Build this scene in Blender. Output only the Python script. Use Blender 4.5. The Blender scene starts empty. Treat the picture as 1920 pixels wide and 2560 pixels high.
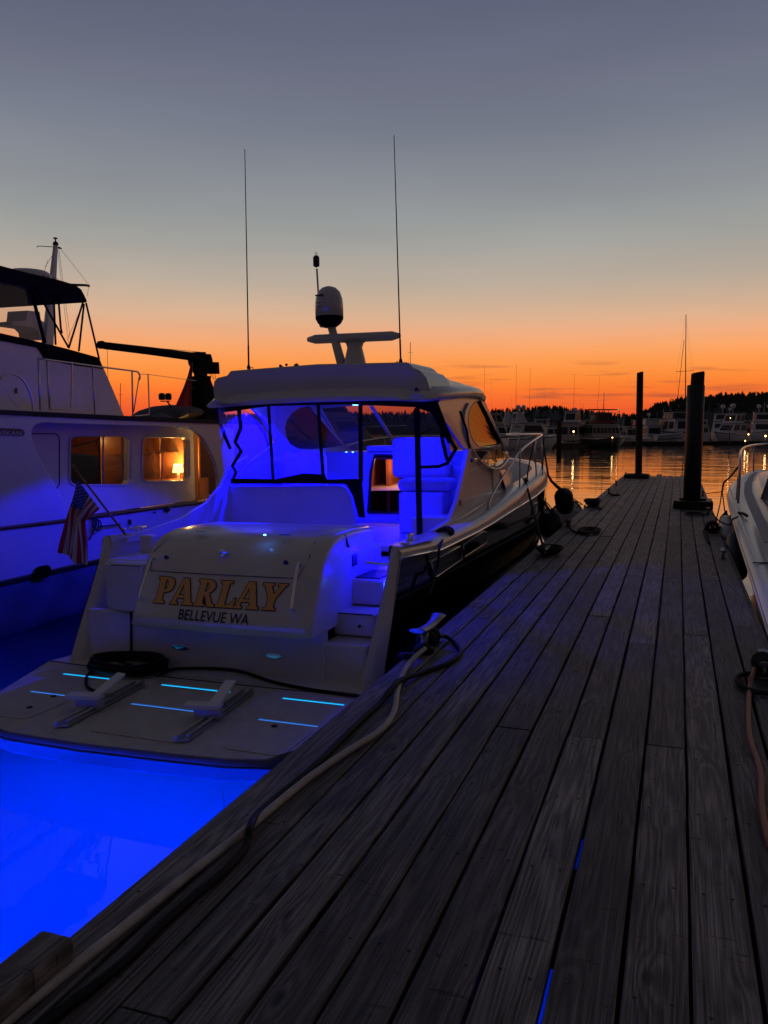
import bpy, bmesh, math, random
from mathutils import Vector, Matrix
random.seed(7)
R = math.radians
S = bpy.context.scene
COL = S.collection
# ------------------------------------------------------------------ camera
FPX = 2071.0                      # focal length in pixels of the 1920x2560 photograph
PITCH = math.atan(207 / FPX)
YAW = math.atan(737 * math.cos(PITCH) / FPX)
CAMZ = 1.53
cd = bpy.data.cameras.new('camera'); cam = bpy.data.objects.new('camera', cd); COL.objects.link(cam)
cd.sensor_fit = 'VERTICAL'; cd.sensor_height = 36; cd.lens = 36 * FPX / 2560
cd.clip_start = 0.05; cd.clip_end = 6000
cam.location = (0, 0, CAMZ); cam.rotation_euler = (R(90) - PITCH, 0, YAW)
S.camera = cam
S.render.resolution_x = 768; S.render.resolution_y = 1024
S.view_settings.view_transform = 'Standard'; S.view_settings.look = 'None'
S.view_settings.gamma = 1; S.view_settings.exposure = 0; S.view_settings.use_curve_mapping = False
S.cycles.use_denoising = True
S.cycles.max_bounces = 10; S.cycles.transparent_max_bounces = 24; S.cycles.transmission_bounces = 8
S.cycles.diffuse_bounces = 3; S.cycles.glossy_bounces = 4
S.cycles.sample_clamp_indirect = 4; S.cycles.caustics_refractive = False

# pixel of the photograph -> point on a plane of the world (used to read positions off the photo)
_h = Vector((-math.sin(YAW), math.cos(YAW), 0)); _u = Vector((0, 0, 1)); _r = Vector((math.cos(YAW), math.sin(YAW), 0))
_F = _h * math.cos(PITCH) - _u * math.sin(PITCH); _U = _h * math.sin(PITCH) + _u * math.cos(PITCH); CAM = Vector((0, 0, CAMZ))
def ray(px, py): return _F + _r * ((px - 960) / FPX) - _U * ((py - 1280) / FPX)
def W(px, py, X=None, Y=None, Z=None):
    d = ray(px, py)
    if X is not None: t = (X - CAM.x) / d.x
    elif Y is not None: t = (Y - CAM.y) / d.y
    else: t = (Z - CAM.z) / d.z
    return CAM + d * t

# ------------------------------------------------------------------ sky
def nd(t, kind, **kw):
    n = t.nodes.new(kind)
    for k, v in kw.items(): setattr(n, k, v)
    return n
def mth(t, op, a, b=None, clamp=False):
    n = t.nodes.new('ShaderNodeMath'); n.operation = op; n.use_clamp = clamp
    for i, v in enumerate((a, b)):
        if v is None: continue
        if isinstance(v, (int, float)): n.inputs[i].default_value = v
        else: t.links.new(v, n.inputs[i])
    return n.outputs[0]
def srgb(r, g, b):
    f = lambda c: (c / 255 / 12.92) if c <= 10 else ((c / 255 + .055) / 1.055) ** 2.4
    return (f(r), f(g), f(b), 1)
world = bpy.data.worlds.new("World"); S.world = world; world.use_nodes = True
wt = world.node_tree; wt.nodes.clear()
tc = nd(wt, 'ShaderNodeTexCoord'); sx = nd(wt, 'ShaderNodeSeparateXYZ'); wt.links.new(tc.outputs['Generated'], sx.inputs[0])
elev = mth(wt, 'MULTIPLY', mth(wt, 'ARCSINE', sx.outputs['Z']), 2 / math.pi)      # 0 horizon .. 1 zenith
def ramp(t, fac, stops):
    n = nd(t, 'ShaderNodeValToRGB'); e = n.color_ramp.elements
    while len(e) > 1: e.remove(e[-1])
    e[0].position, e[0].color = stops[0][0], stops[0][1]
    for p, c in stops[1:]:
        x = e.new(p); x.color = c
    t.links.new(fac, n.inputs[0]); return n.outputs[0]
d2 = lambda deg: deg / 90
glow = ramp(wt, elev, [(0, srgb(206, 72, 44)), (d2(1.3), srgb(242, 94, 46)), (d2(2.5), srgb(254, 120, 48)), (d2(3.4), srgb(255, 140, 56)), (d2(4.5), srgb(254, 155, 79)), (d2(5.4), srgb(249, 165, 104)), (d2(6.4), srgb(238, 172, 128)),
    (d2(7.4), srgb(222, 178, 144)), (d2(8.5), srgb(204, 176, 151)), (d2(9.7), srgb(186, 171, 155)), (d2(12.1), srgb(164, 163, 158)), (d2(13.6), srgb(153, 156, 156)), (d2(15.5), srgb(140, 144, 150)), (d2(19), srgb(120, 125, 140)),
    (d2(22.6), srgb(106, 110, 129)), (d2(26), srgb(94, 98, 120)), (d2(38), srgb(70, 72, 94)), (d2(60), srgb(64, 64, 80)), (1, srgb(62, 60, 72))])
back = ramp(wt, elev, [(0, srgb(54, 46, 48)), (d2(8), srgb(70, 61, 63)), (d2(20), srgb(68, 62, 67)), (d2(45), srgb(64, 61, 70)), (1, srgb(62, 60, 72))])
GAZ = YAW + R(4)                                                # azimuth of the sunset glow, left of the dock line
dotg = mth(wt, 'ADD', mth(wt, 'MULTIPLY', sx.outputs['X'], -math.sin(GAZ)), mth(wt, 'MULTIPLY', sx.outputs['Y'], math.cos(GAZ)))
hor = mth(wt, 'SQRT', mth(wt, 'MAXIMUM', mth(wt, 'SUBTRACT', 1, mth(wt, 'MULTIPLY', sx.outputs['Z'], sx.outputs['Z'])), 1e-4))
cosaz = mth(wt, 'DIVIDE', dotg, hor)
facg = nd(wt, 'ShaderNodeMapRange', interpolation_type='SMOOTHSTEP'); wt.links.new(cosaz, facg.inputs[0]); facg.inputs[1].default_value = -0.35; facg.inputs[2].default_value = 0.93
mixs = nd(wt, 'ShaderNodeMix', data_type='RGBA'); wt.links.new(facg.outputs[0], mixs.inputs[0]); wt.links.new(back, mixs.inputs[6]); wt.links.new(glow, mixs.inputs[7])
# thin dusk cloud streaks low over the glow
cb = nd(wt, 'ShaderNodeMapping'); wt.links.new(tc.outputs['Generated'], cb.inputs[0]); cb.inputs['Scale'].default_value = (9, 9, 115)
cn = nd(wt, 'ShaderNodeTexNoise'); wt.links.new(cb.outputs[0], cn.inputs[0]); cn.inputs['Scale'].default_value = 1.15; cn.inputs['Detail'].default_value = 5
cm = nd(wt, 'ShaderNodeMapRange', interpolation_type='SMOOTHSTEP'); wt.links.new(cn.outputs[0], cm.inputs[0]); cm.inputs[1].default_value = .52; cm.inputs[2].default_value = .70
b1 = nd(wt, 'ShaderNodeMapRange', interpolation_type='SMOOTHSTEP'); wt.links.new(elev, b1.inputs[0]); b1.inputs[1].default_value = d2(0.5); b1.inputs[2].default_value = d2(2)
b2 = nd(wt, 'ShaderNodeMapRange', interpolation_type='SMOOTHSTEP'); wt.links.new(elev, b2.inputs[0]); b2.inputs[1].default_value = d2(5); b2.inputs[2].default_value = d2(3.6)
az1 = mth(wt, 'ADD', mth(wt, 'MULTIPLY', sx.outputs['X'], -math.sin(R(6))), mth(wt, 'MULTIPLY', sx.outputs['Y'], math.cos(R(6))))
b3 = nd(wt, 'ShaderNodeMapRange', interpolation_type='SMOOTHSTEP'); wt.links.new(az1, b3.inputs[0]); b3.inputs[1].default_value = math.cos(R(14)); b3.inputs[2].default_value = math.cos(R(7))
cf = mth(wt, 'MULTIPLY', mth(wt, 'MULTIPLY', mth(wt, 'MULTIPLY', cm.outputs[0], b1.outputs[0]), mth(wt, 'MULTIPLY', b2.outputs[0], b3.outputs[0])), .55)
mixc = nd(wt, 'ShaderNodeMix', data_type='RGBA'); wt.links.new(cf, mixc.inputs[0]); wt.links.new(mixs.outputs[2], mixc.inputs[6]); mixc.inputs[7].default_value = srgb(150, 78, 62)
hm = nd(wt, 'ShaderNodeMapping'); wt.links.new(tc.outputs['Generated'], hm.inputs[0]); hm.inputs['Scale'].default_value = (2.2, 2.2, 11)
hn = nd(wt, 'ShaderNodeTexNoise'); wt.links.new(hm.outputs[0], hn.inputs[0]); hn.inputs['Scale'].default_value = 1.3; hn.inputs['Detail'].default_value = 4
hr = nd(wt, 'ShaderNodeMapRange'); wt.links.new(hn.outputs[0], hr.inputs[0]); hr.inputs[1].default_value = .3; hr.inputs[2].default_value = .7; hr.inputs[3].default_value = .95; hr.inputs[4].default_value = 1.05
hs_ = nd(wt, 'ShaderNodeVectorMath', operation='SCALE'); wt.links.new(mixc.outputs[2], hs_.inputs[0]); wt.links.new(hr.outputs[0], hs_.inputs['Scale'])
bg = nd(wt, 'ShaderNodeBackground'); wt.links.new(hs_.outputs[0], bg.inputs[0]); bg.inputs[1].default_value = 1.0
out = nd(wt, 'ShaderNodeOutputWorld'); wt.links.new(bg.outputs[0], out.inputs[0])

# ------------------------------------------------------------------ materials
M = {}
def mat(name, col, rough=.5, metal=0, spec=.5, coat=0, emit=None, es=1, alpha=1, trans=0, ior=1.45, noise=None, bump=None):
    """noise=(scale, amount): mottled colour; bump=(scale, strength, distance)"""
    m = bpy.data.materials.new(name); m.use_nodes = True; t = m.node_tree; p = t.nodes['Principled BSDF']
    p.inputs['Base Color'].default_value = (*col, 1); p.inputs['Roughness'].default_value = rough; p.inputs['Metallic'].default_value = metal
    p.inputs['Specular IOR Level'].default_value = spec; p.inputs['Coat Weight'].default_value = coat; p.inputs['Coat Roughness'].default_value = .06
    p.inputs['Transmission Weight'].default_value = trans; p.inputs['IOR'].default_value = ior
    if emit: p.inputs['Emission Color'].default_value = (*emit, 1); p.inputs['Emission Strength'].default_value = es
    o = nd(t, 'ShaderNodeTexCoord').outputs['Object']
    if noise:
        n = nd(t, 'ShaderNodeTexNoise'); t.links.new(o, n.inputs[0]); n.inputs['Scale'].default_value = noise[0]; n.inputs['Detail'].default_value = 5
        c = ramp(t, n.outputs[0], [(.3, (*[v * (1 - noise[1]) for v in col], 1)), (.7, (*[min(1, v * (1 + noise[1])) for v in col], 1))])
        t.links.new(c, p.inputs['Base Color'])
        rr = nd(t, 'ShaderNodeMapRange'); t.links.new(n.outputs[0], rr.inputs[0]); rr.inputs[3].default_value = rough * .8; rr.inputs[4].default_value = min(1, rough * 1.25)
        t.links.new(rr.outputs[0], p.inputs['Roughness'])
    if bump:
        n = nd(t, 'ShaderNodeTexNoise'); t.links.new(o, n.inputs[0]); n.inputs['Scale'].default_value = bump[0]; n.inputs['Detail'].default_value = 4
        b = nd(t, 'ShaderNodeBump'); b.inputs['Strength'].default_value = bump[1]; b.inputs['Distance'].default_value = bump[2]
        t.links.new(n.outputs[0], b.inputs['Height']); t.links.new(b.outputs[0], p.inputs['Normal'])
    M[name] = m; return m
mat('gelcoat', (.62, .59, .55), .24, spec=.5, noise=(3, .05))
mat('gelcoat_deck', (.48, .455, .42), .6, noise=(9, .09), bump=(400, .25, .002))
mat('old_gelcoat', (.68, .68, .68), .35, noise=(2.2, .07))
mat('hull_black', (.006, .006, .009), .08, spec=.6, coat=.4)
mat('hull_navy', (.008, .014, .05), .12, coat=.4)
mat('rim_grey', (.10, .095, .09), .35); mat('skirt_glow_teal', (.06, .13, .16), .4); mat('boot_paint', (.10, .15, .22), .4, noise=(2, .3))
mat('chrome', (.75, .75, .76), .12, metal=1)
mat('steel', (.5, .5, .5), .28, metal=1)
mat('alloy', (.42, .42, .44), .42, metal=.7)
mat('black_rubber', (.008, .008, .008), .5, noise=(20, .3))
mat('black_plastic', (.012, .012, .013), .4)
mat('canvas', (.008, .008, .009), .9, spec=.08, bump=(60, .4, .006))
mat('canvas_grey', (.10, .10, .11), .85, bump=(30, .4, .006))
mat('rope', (.02, .018, .017), .9, bump=(220, 1, .004))
mat('white_rope', (.5, .47, .42), .8)
mat('cable_white', (.38, .35, .31), .5, noise=(14, .22))
mat('cable_orange', (.30, .13, .065), .55, noise=(10, .2))
mat('cable_black', (.004, .004, .004), .6, spec=.25)
mat('iron', (.05, .05, .055), .45, metal=.6, noise=(30, .3), bump=(80, .4, .003))
mat('galv', (.22, .22, .24), .42, metal=.8, noise=(25, .25))
mat('piling_wood', (.035, .028, .022), .8, spec=.3, noise=(6, .4), bump=(18, .6, .02))
mat('dark_wood', (.12, .045, .02), .4, noise=(6, .25))
mat('cherry', (.36, .13, .05), .35, noise=(4, .25))
mat('teak', (.26, .13, .06), .5, noise=(8, .2))
mat('cushion', (.62, .60, .56), .6)
mat('tinted', (.004, .004, .005), .05, spec=.6)
mat('gold', (.78, .38, .09), .4, metal=.1, noise=(160, .2))
mat('letter_black', (.006, .006, .006), .4)
mat('flag_red', (.42, .02, .02), .8); mat('flag_white', (.6, .58, .56), .8); mat('flag_blue', (.015, .02, .08), .8)
mat('fender_black', (.006, .006, .008), .55); mat('fender_white', (.42, .41, .39), .35, noise=(6, .1))
mat('far_white', (.62, .62, .63), .4, noise=(.8, .1)); mat('far_cream', (.48, .42, .36), .45); mat('far_dark', (.02, .02, .022), .3)
mat('far_red', (.22, .04, .03), .6); mat('far_blue', (.05, .07, .12), .4)
mat('crown', (.018, .028, .014), .9, noise=(1, .4)); mat('bark', (.04, .03, .02), .9)
mat('lamp_warm', (1, .8, .5), .5, emit=(1, .58, .18), es=4)
mat('lamp_shade', (1, .85, .6), .7, emit=(1, .60, .17), es=7)
mat('led_blue', (.2, .3, 1), .5, emit=(.05, .22, 1), es=25)
mat('slot_glow_cyan', (0, .2, .4), .5, emit=(.0, .46, 1), es=1.7); mat('slot_glow_dim', (0, .1, .3), .5, emit=(.03, .20, .80), es=1.1)
mat('orange_cloth', (.55, .22, .05), .8)
def glassy(name, tint, fac, rough=.02):
    m = bpy.data.materials.new(name); m.use_nodes = True; t = m.node_tree; t.nodes.clear()
    a = nd(t, 'ShaderNodeBsdfTransparent'); a.inputs[0].default_value = (*tint, 1); g = nd(t, 'ShaderNodeBsdfGlossy'); g.inputs['Roughness'].default_value = rough
    f = nd(t, 'ShaderNodeLayerWeight'); f.inputs[0].default_value = .5; k = mth(t, 'MULTIPLY', mth(t, 'ADD', mth(t, 'MULTIPLY', mth(t, 'POWER', f.outputs['Facing'], 5), .96), .04), fac, True)
    mx = nd(t, 'ShaderNodeMixShader'); t.links.new(k, mx.inputs[0]); t.links.new(a.outputs[0], mx.inputs[1]); t.links.new(g.outputs[0], mx.inputs[2])
    o = nd(t, 'ShaderNodeOutputMaterial'); t.links.new(mx.outputs[0], o.inputs[0]); M[name] = m
def hazy(name, tint, fac, haze):
    glassy(name, tint, fac, .05); t = M[name].node_tree; o = [n for n in t.nodes if n.type == 'OUTPUT_MATERIAL'][0]; s = o.inputs[0].links[0].from_socket
    d = nd(t, 'ShaderNodeBsdfTranslucent'); d.inputs[0].default_value = (.9, .9, .9, 1); e = nd(t, 'ShaderNodeBsdfDiffuse'); e.inputs[0].default_value = (.9, .9, .9, 1)
    a = nd(t, 'ShaderNodeMixShader'); t.links.new(d.outputs[0], a.inputs[1]); t.links.new(e.outputs[0], a.inputs[2])
    m = nd(t, 'ShaderNodeMixShader'); m.inputs[0].default_value = haze; t.links.new(s, m.inputs[1]); t.links.new(a.outputs[0], m.inputs[2]); t.links.new(m.outputs[0], o.inputs[0])
hazy('clear_vinyl', (.84, .84, .87), .6, .05); hazy('hazy_panel', (.8, .8, .84), .6, .22); glassy('glass', (.7, .72, .72), 1.0); glassy('dark_glass', (.25, .25, .27), 1.0); hazy('screen_glass', (.42, .42, .46), .3, .03); glassy('side_glass', (.08, .08, .08), .85, .06)

def wood():
    m = bpy.data.materials.new('weathered_plank'); m.use_nodes = True; t = m.node_tree; p = t.nodes['Principled BSDF']; M['plank'] = m
    tcn = nd(t, 'ShaderNodeTexCoord'); oi = nd(t, 'ShaderNodeObjectInfo')
    off = nd(t, 'ShaderNodeVectorMath', operation='SCALE'); off.inputs[0].default_value = (37, 91, 13); t.links.new(oi.outputs['Random'], off.inputs['Scale'])
    ad = nd(t, 'ShaderNodeVectorMath', operation='ADD'); t.links.new(tcn.outputs['Object'], ad.inputs[0]); t.links.new(off.outputs[0], ad.inputs[1])
    # knots: sparse cells that bend the grain round them
    km = nd(t, 'ShaderNodeMapping'); t.links.new(ad.outputs[0], km.inputs[0]); km.inputs['Scale'].default_value = (5.0, 2.3, 1)
    vk = nd(t, 'ShaderNodeTexVoronoi', feature='F1'); t.links.new(km.outputs[0], vk.inputs[0]); vk.inputs['Scale'].default_value = 1.0
    kd = nd(t, 'ShaderNodeMapRange', interpolation_type='SMOOTHSTEP'); t.links.new(vk.outputs['Distance'], kd.inputs[0]); kd.inputs[1].default_value = 0; kd.inputs[2].default_value = .42; kd.inputs[3].default_value = 1; kd.inputs[4].default_value = 0
    # long wandering growth rings
    gm = nd(t, 'ShaderNodeMapping'); t.links.new(ad.outputs[0], gm.inputs[0]); gm.inputs['Scale'].default_value = (7.5, .34, 1)
    gn = nd(t, 'ShaderNodeTexNoise'); t.links.new(gm.outputs[0], gn.inputs[0]); gn.inputs['Scale'].default_value = 1.0; gn.inputs['Detail'].default_value = 2; gn.inputs['Roughness'].default_value = .5
    ph = mth(t, 'ADD', mth(t, 'MULTIPLY', gn.outputs[0], 88), mth(t, 'MULTIPLY', kd.outputs[0], 8))
    ring = mth(t, 'MULTIPLY_ADD', mth(t, 'SINE', ph), .5); ring.node.inputs[2].default_value = .5
    fm = nd(t, 'ShaderNodeMapping'); t.links.new(ad.outputs[0], fm.inputs[0]); fm.inputs['Scale'].default_value = (190, 3.2, 40)
    fn = nd(t, 'ShaderNodeTexNoise'); t.links.new(fm.outputs[0], fn.inputs[0]); fn.inputs['Scale'].default_value = 1; fn.inputs['Detail'].default_value = 3
    bm_ = nd(t, 'ShaderNodeMapping'); t.links.new(ad.outputs[0], bm_.inputs[0]); bm_.inputs['Scale'].default_value = (3, 1.1, 1)
    bn = nd(t, 'ShaderNodeTexNoise'); t.links.new(bm_.outputs[0], bn.inputs[0]); bn.inputs['Scale'].default_value = 1.6; bn.inputs['Detail'].default_value = 6
    h = mth(t, 'ADD', mth(t, 'MULTIPLY', ring, .19), mth(t, 'MULTIPLY', fn.outputs[0], .81))
    base = ramp(t, h, [(.27, (.040, .037, .033, 1)), (.5, (.150, .136, .122, 1)), (.73, (.32, .292, .262, 1))])
    knot = nd(t, 'ShaderNodeMapRange', interpolation_type='SMOOTHSTEP'); t.links.new(vk.outputs['Distance'], knot.inputs[0]); knot.inputs[1].default_value = .035; knot.inputs[2].default_value = .12; knot.inputs[3].default_value = .22; knot.inputs[4].default_value = 1
    vr = nd(t, 'ShaderNodeMapRange'); t.links.new(oi.outputs['Random'], vr.inputs[0]); vr.inputs[3].default_value = .50; vr.inputs[4].default_value = 1.25
    bl = nd(t, 'ShaderNodeMapRange'); t.links.new(bn.outputs[0], bl.inputs[0]); bl.inputs[1].default_value = .3; bl.inputs[2].default_value = .7; bl.inputs[3].default_value = .60; bl.inputs[4].default_value = 1.28
    cm_ = nd(t, 'ShaderNodeMapping'); t.links.new(ad.outputs[0], cm_.inputs[0]); cm_.inputs['Scale'].default_value = (70, 2.2, 20)
    cn_ = nd(t, 'ShaderNodeTexNoise'); t.links.new(cm_.outputs[0], cn_.inputs[0]); cn_.inputs['Scale'].default_value = 1; cn_.inputs['Detail'].default_value = 2
    ck = nd(t, 'ShaderNodeMapRange', interpolation_type='SMOOTHSTEP'); t.links.new(cn_.outputs[0], ck.inputs[0]); ck.inputs[1].default_value = .27; ck.inputs[2].default_value = .36; ck.inputs[3].default_value = .25; ck.inputs[4].default_value = 1
    xm_ = nd(t, 'ShaderNodeMapping'); t.links.new(ad.outputs[0], xm_.inputs[0]); xm_.inputs['Scale'].default_value = (5, 26, 3)
    xn_ = nd(t, 'ShaderNodeTexNoise'); t.links.new(xm_.outputs[0], xn_.inputs[0]); xn_.inputs['Scale'].default_value = 1; xn_.inputs['Detail'].default_value = 3
    xk = nd(t, 'ShaderNodeMapRange', interpolation_type='SMOOTHSTEP'); t.links.new(xn_.outputs[0], xk.inputs[0]); xk.inputs[1].default_value = .24; xk.inputs[2].default_value = .34; xk.inputs[3].default_value = .45; xk.inputs[4].default_value = 1
    tm_ = nd(t, 'ShaderNodeMapping'); t.links.new(ad.outputs[0], tm_.inputs[0]); tm_.inputs['Scale'].default_value = (11, 55, 3); tm_.inputs['Rotation'].default_value = (0, 0, .12)
    tn_ = nd(t, 'ShaderNodeTexNoise'); t.links.new(tm_.outputs[0], tn_.inputs[0]); tn_.inputs['Scale'].default_value = 1; tn_.inputs['Detail'].default_value = 3
    tk = nd(t, 'ShaderNodeMapRange', interpolation_type='SMOOTHSTEP'); t.links.new(tn_.outputs[0], tk.inputs[0]); tk.inputs[1].default_value = .25; tk.inputs[2].default_value = .33; tk.inputs[3].default_value = .30; tk.inputs[4].default_value = 1
    crk = mth(t, 'MULTIPLY', mth(t, 'MULTIPLY', ck.outputs[0], xk.outputs[0]), tk.outputs[0])
    k = mth(t, 'MULTIPLY', mth(t, 'MULTIPLY', mth(t, 'MULTIPLY', vr.outputs[0], bl.outputs[0]), knot.outputs[0]), crk)
    sc = nd(t, 'ShaderNodeVectorMath', operation='SCALE'); t.links.new(base, sc.inputs[0]); t.links.new(k, sc.inputs['Scale'])
    t.links.new(sc.outputs[0], p.inputs['Base Color']); p.inputs['Roughness'].default_value = .62; p.inputs['Specular IOR Level'].default_value = .35
    b = nd(t, 'ShaderNodeBump'); b.inputs['Strength'].default_value = .85; b.inputs['Distance'].default_value = .006; t.links.new(mth(t, 'ADD', h, mth(t, 'MULTIPLY', crk, .6)), b.inputs['Height']); t.links.new(b.outputs[0], p.inputs['Normal'])
wood()

# ------------------------------------------------------------------ mesh helpers
class MB:
    def __init__(s): s.v = []; s.f = []; s.sm = []
    def add(s, vs, fs, smooth=False):
        o = len(s.v); s.v += [tuple(v) for v in vs]; s.f += [tuple(i + o for i in f) for f in fs]; s.sm += [smooth] * len(fs); return s
    def box(s, lo, hi, rot=None, at=None):
        x0, y0, z0 = lo; x1, y1, z1 = hi
        vs = [Vector(p) for p in ((x0, y0, z0), (x1, y0, z0), (x1, y1, z0), (x0, y1, z0), (x0, y0, z1), (x1, y0, z1), (x1, y1, z1), (x0, y1, z1))]
        if rot is not None:
            c = Vector(at) if at is not None else sum(vs, Vector()) / 8
            vs = [rot @ (v - c) + c for v in vs]
        return s.add(vs, [(0, 3, 2, 1), (4, 5, 6, 7), (0, 1, 5, 4), (1, 2, 6, 5), (2, 3, 7, 6), (3, 0, 4, 7)])
    def prism(s, pts, off):
        """closed polygon pts (3D) pushed by vector off"""
        n = len(pts); off = Vector(off); a = [Vector(p) for p in pts]; b = [p + off for p in a]
        return s.add(a + b, [tuple(range(n))[::-1], tuple(range(n, 2 * n))] + [(i, (i + 1) % n, n + (i + 1) % n, n + i) for i in range(n)])
    def loft(s, rows, closed=False, caps=True, smooth=True):
        n = len(rows[0]); vs = [p for r in rows for p in r]; fs = []
        for i in range(len(rows) - 1):
            for j in range(n if closed else n - 1):
                a = i * n + j; b = i * n + (j + 1) % n; fs.append((a, b, b + n, a + n))
        s.add(vs, fs, smooth)
        if closed and caps:
            o = len(s.v) - len(vs); m = (len(rows) - 1) * n
            s.f.append(tuple(o + j for j in range(n))[::-1]); s.f.append(tuple(o + m + j for j in range(n))); s.sm += [False, False]
        return s
    def tube(s, pts, r, n=8, curve=False, caps=True):
        pts = [Vector(p) for p in pts]
        if curve: pts = smooth_path(pts)
        if not isinstance(r, (list, tuple)): r = [r] * len(pts)
        elif len(r) != len(pts): r = [r[0] + (r[-1] - r[0]) * i / (len(pts) - 1) for i in range(len(pts))]
        t0 = (pts[1] - pts[0]).normalized(); up = Vector((0, 0, 1)) if abs(t0.z) < .9 else Vector((1, 0, 0)); nrm = t0.cross(up).normalized(); rows = []
        for i, p in enumerate(pts):
            t = (pts[min(i + 1, len(pts) - 1)] - pts[max(i - 1, 0)]).normalized()
            nrm = (nrm - t * nrm.dot(t)).normalized(); bn = t.cross(nrm)
            rows.append([p + (nrm * math.cos(2 * math.pi * k / n) + bn * math.sin(2 * math.pi * k / n)) * r[i] for k in range(n)])
        return s.loft(rows, closed=True, caps=caps)
    def lathe(s, prof, c=(0, 0, 0), n=20, M3=None):
        c = Vector(c); rows = []
        for (r, z) in prof:
            row = [Vector((max(r, 1e-4) * math.cos(2 * math.pi * k / n), max(r, 1e-4) * math.sin(2 * math.pi * k / n), z)) for k in range(n)]
            if M3 is not None: row = [M3 @ v for v in row]
            rows.append([c + v for v in row])
        return s.loft(rows, closed=True)
    def build(s, name, m, parent=None, bevel=0, label=None, subsurf=0, seg=2):
        me = bpy.data.meshes.new(name); me.from_pydata(s.v, [], s.f); me.validate(); me.update()
        bmx = bmesh.new(); bmx.from_mesh(me); bmesh.ops.recalc_face_normals(bmx, faces=bmx.faces); bmx.to_mesh(me); bmx.free()
        if len(me.polygons) == len(s.sm): me.polygons.foreach_set('use_smooth', s.sm)
        me.materials.append(M[m] if isinstance(m, str) else m)
        o = bpy.data.objects.new(name, me); COL.objects.link(o)
        if parent: o.parent = parent
        if bevel:
            md = o.modifiers.new('bevel', 'BEVEL'); md.width = bevel; md.segments = seg; md.limit_method = 'ANGLE'; md.angle_limit = R(40)
        if subsurf: md = o.modifiers.new('sub', 'SUBSURF'); md.levels = md.render_levels = subsurf
        if label: o['label'] = label
        return o
def smooth_path(p, k=6):
    if len(p) < 3: return p
    o = []
    for i in range(len(p) - 1):
        a = p[max(i - 1, 0)]; b = p[i]; c = p[i + 1]; d = p[min(i + 2, len(p) - 1)]
        for j in range(k):
            t = j / k; o.append(.5 * ((2 * b) + (c - a) * t + (2 * a - 5 * b + 4 * c - d) * t * t + (3 * b - a - 3 * c + d) * t ** 3))
    return o + [p[-1]]
def tag(o, label=None, cat=None, group=None, kind=None):
    if label: o['label'] = label
    if cat: o['category'] = cat
    if group: o['group'] = group
    if kind: o['kind'] = kind
    return o
def empty(name, loc=(0, 0, 0), rz=0, label=None, cat=None, group=None):
    o = bpy.data.objects.new(name, None); COL.objects.link(o); o.location = loc; o.rotation_euler = (0, 0, rz); o.empty_display_size = .2
    return tag(o, label, cat, group)
def copy_tree(o, parent=None):
    c = o.copy(); COL.objects.link(c); c.parent = parent
    for ch in list(o.children): copy_tree(ch, c)
    return c
def sag(a, b, d, n=8):
    a = Vector(a); b = Vector(b); return [a.lerp(b, i / n) - Vector((0, 0, d * 4 * (i / n) * (1 - i / n))) for i in range(n + 1)]
def mesh_from_curve(cu):
    o = bpy.data.objects.new('tmp', cu); COL.objects.link(o); bpy.context.view_layer.update()
    me = bpy.data.meshes.new_from_object(o.evaluated_get(bpy.context.evaluated_depsgraph_get())); bpy.data.objects.remove(o); return me
def text_part(txt, name, m, parent, origin, ux, uy, height, width=None, depth=.002, offset=.008):
    cu = bpy.data.curves.new(name, 'FONT'); cu.body = txt; cu.size = 1; cu.extrude = 0; cu.offset = offset; me = mesh_from_curve(cu)
    xs = [v.co.x for v in me.vertices]; ys = [v.co.y for v in me.vertices]
    h = max(ys) - min(ys); w = max(xs) - min(xs); sy = height / h; sx_ = (width / w) if width else sy * .8
    ux = Vector(ux).normalized(); uy = Vector(uy).normalized(); nn = ux.cross(uy); o0 = Vector(origin); x0 = min(xs); y0 = min(ys)
    for v in me.vertices: v.co = o0 + ux * ((v.co.x - x0) * sx_) + uy * ((v.co.y - y0) * sy) + nn * depth
    me.materials.clear(); me.materials.append(M[m]); me.name = name
    o = bpy.data.objects.new(name, me); COL.objects.link(o); o.parent = parent; return o
def lamp(name, loc, col, power, r=.04, parent=None, kind='POINT', rot=None, **kw):
    l = bpy.data.lights.new(name, kind); l.color = col; l.energy = power
    if kind in ('POINT', 'SPOT'): l.shadow_soft_size = r
    for k, v in kw.items(): setattr(l, k, v)
    o = bpy.data.objects.new(name, l); COL.objects.link(o); o.location = loc
    if rot: o.rotation_euler = rot
    if parent: o.parent = parent
    return o
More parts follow.
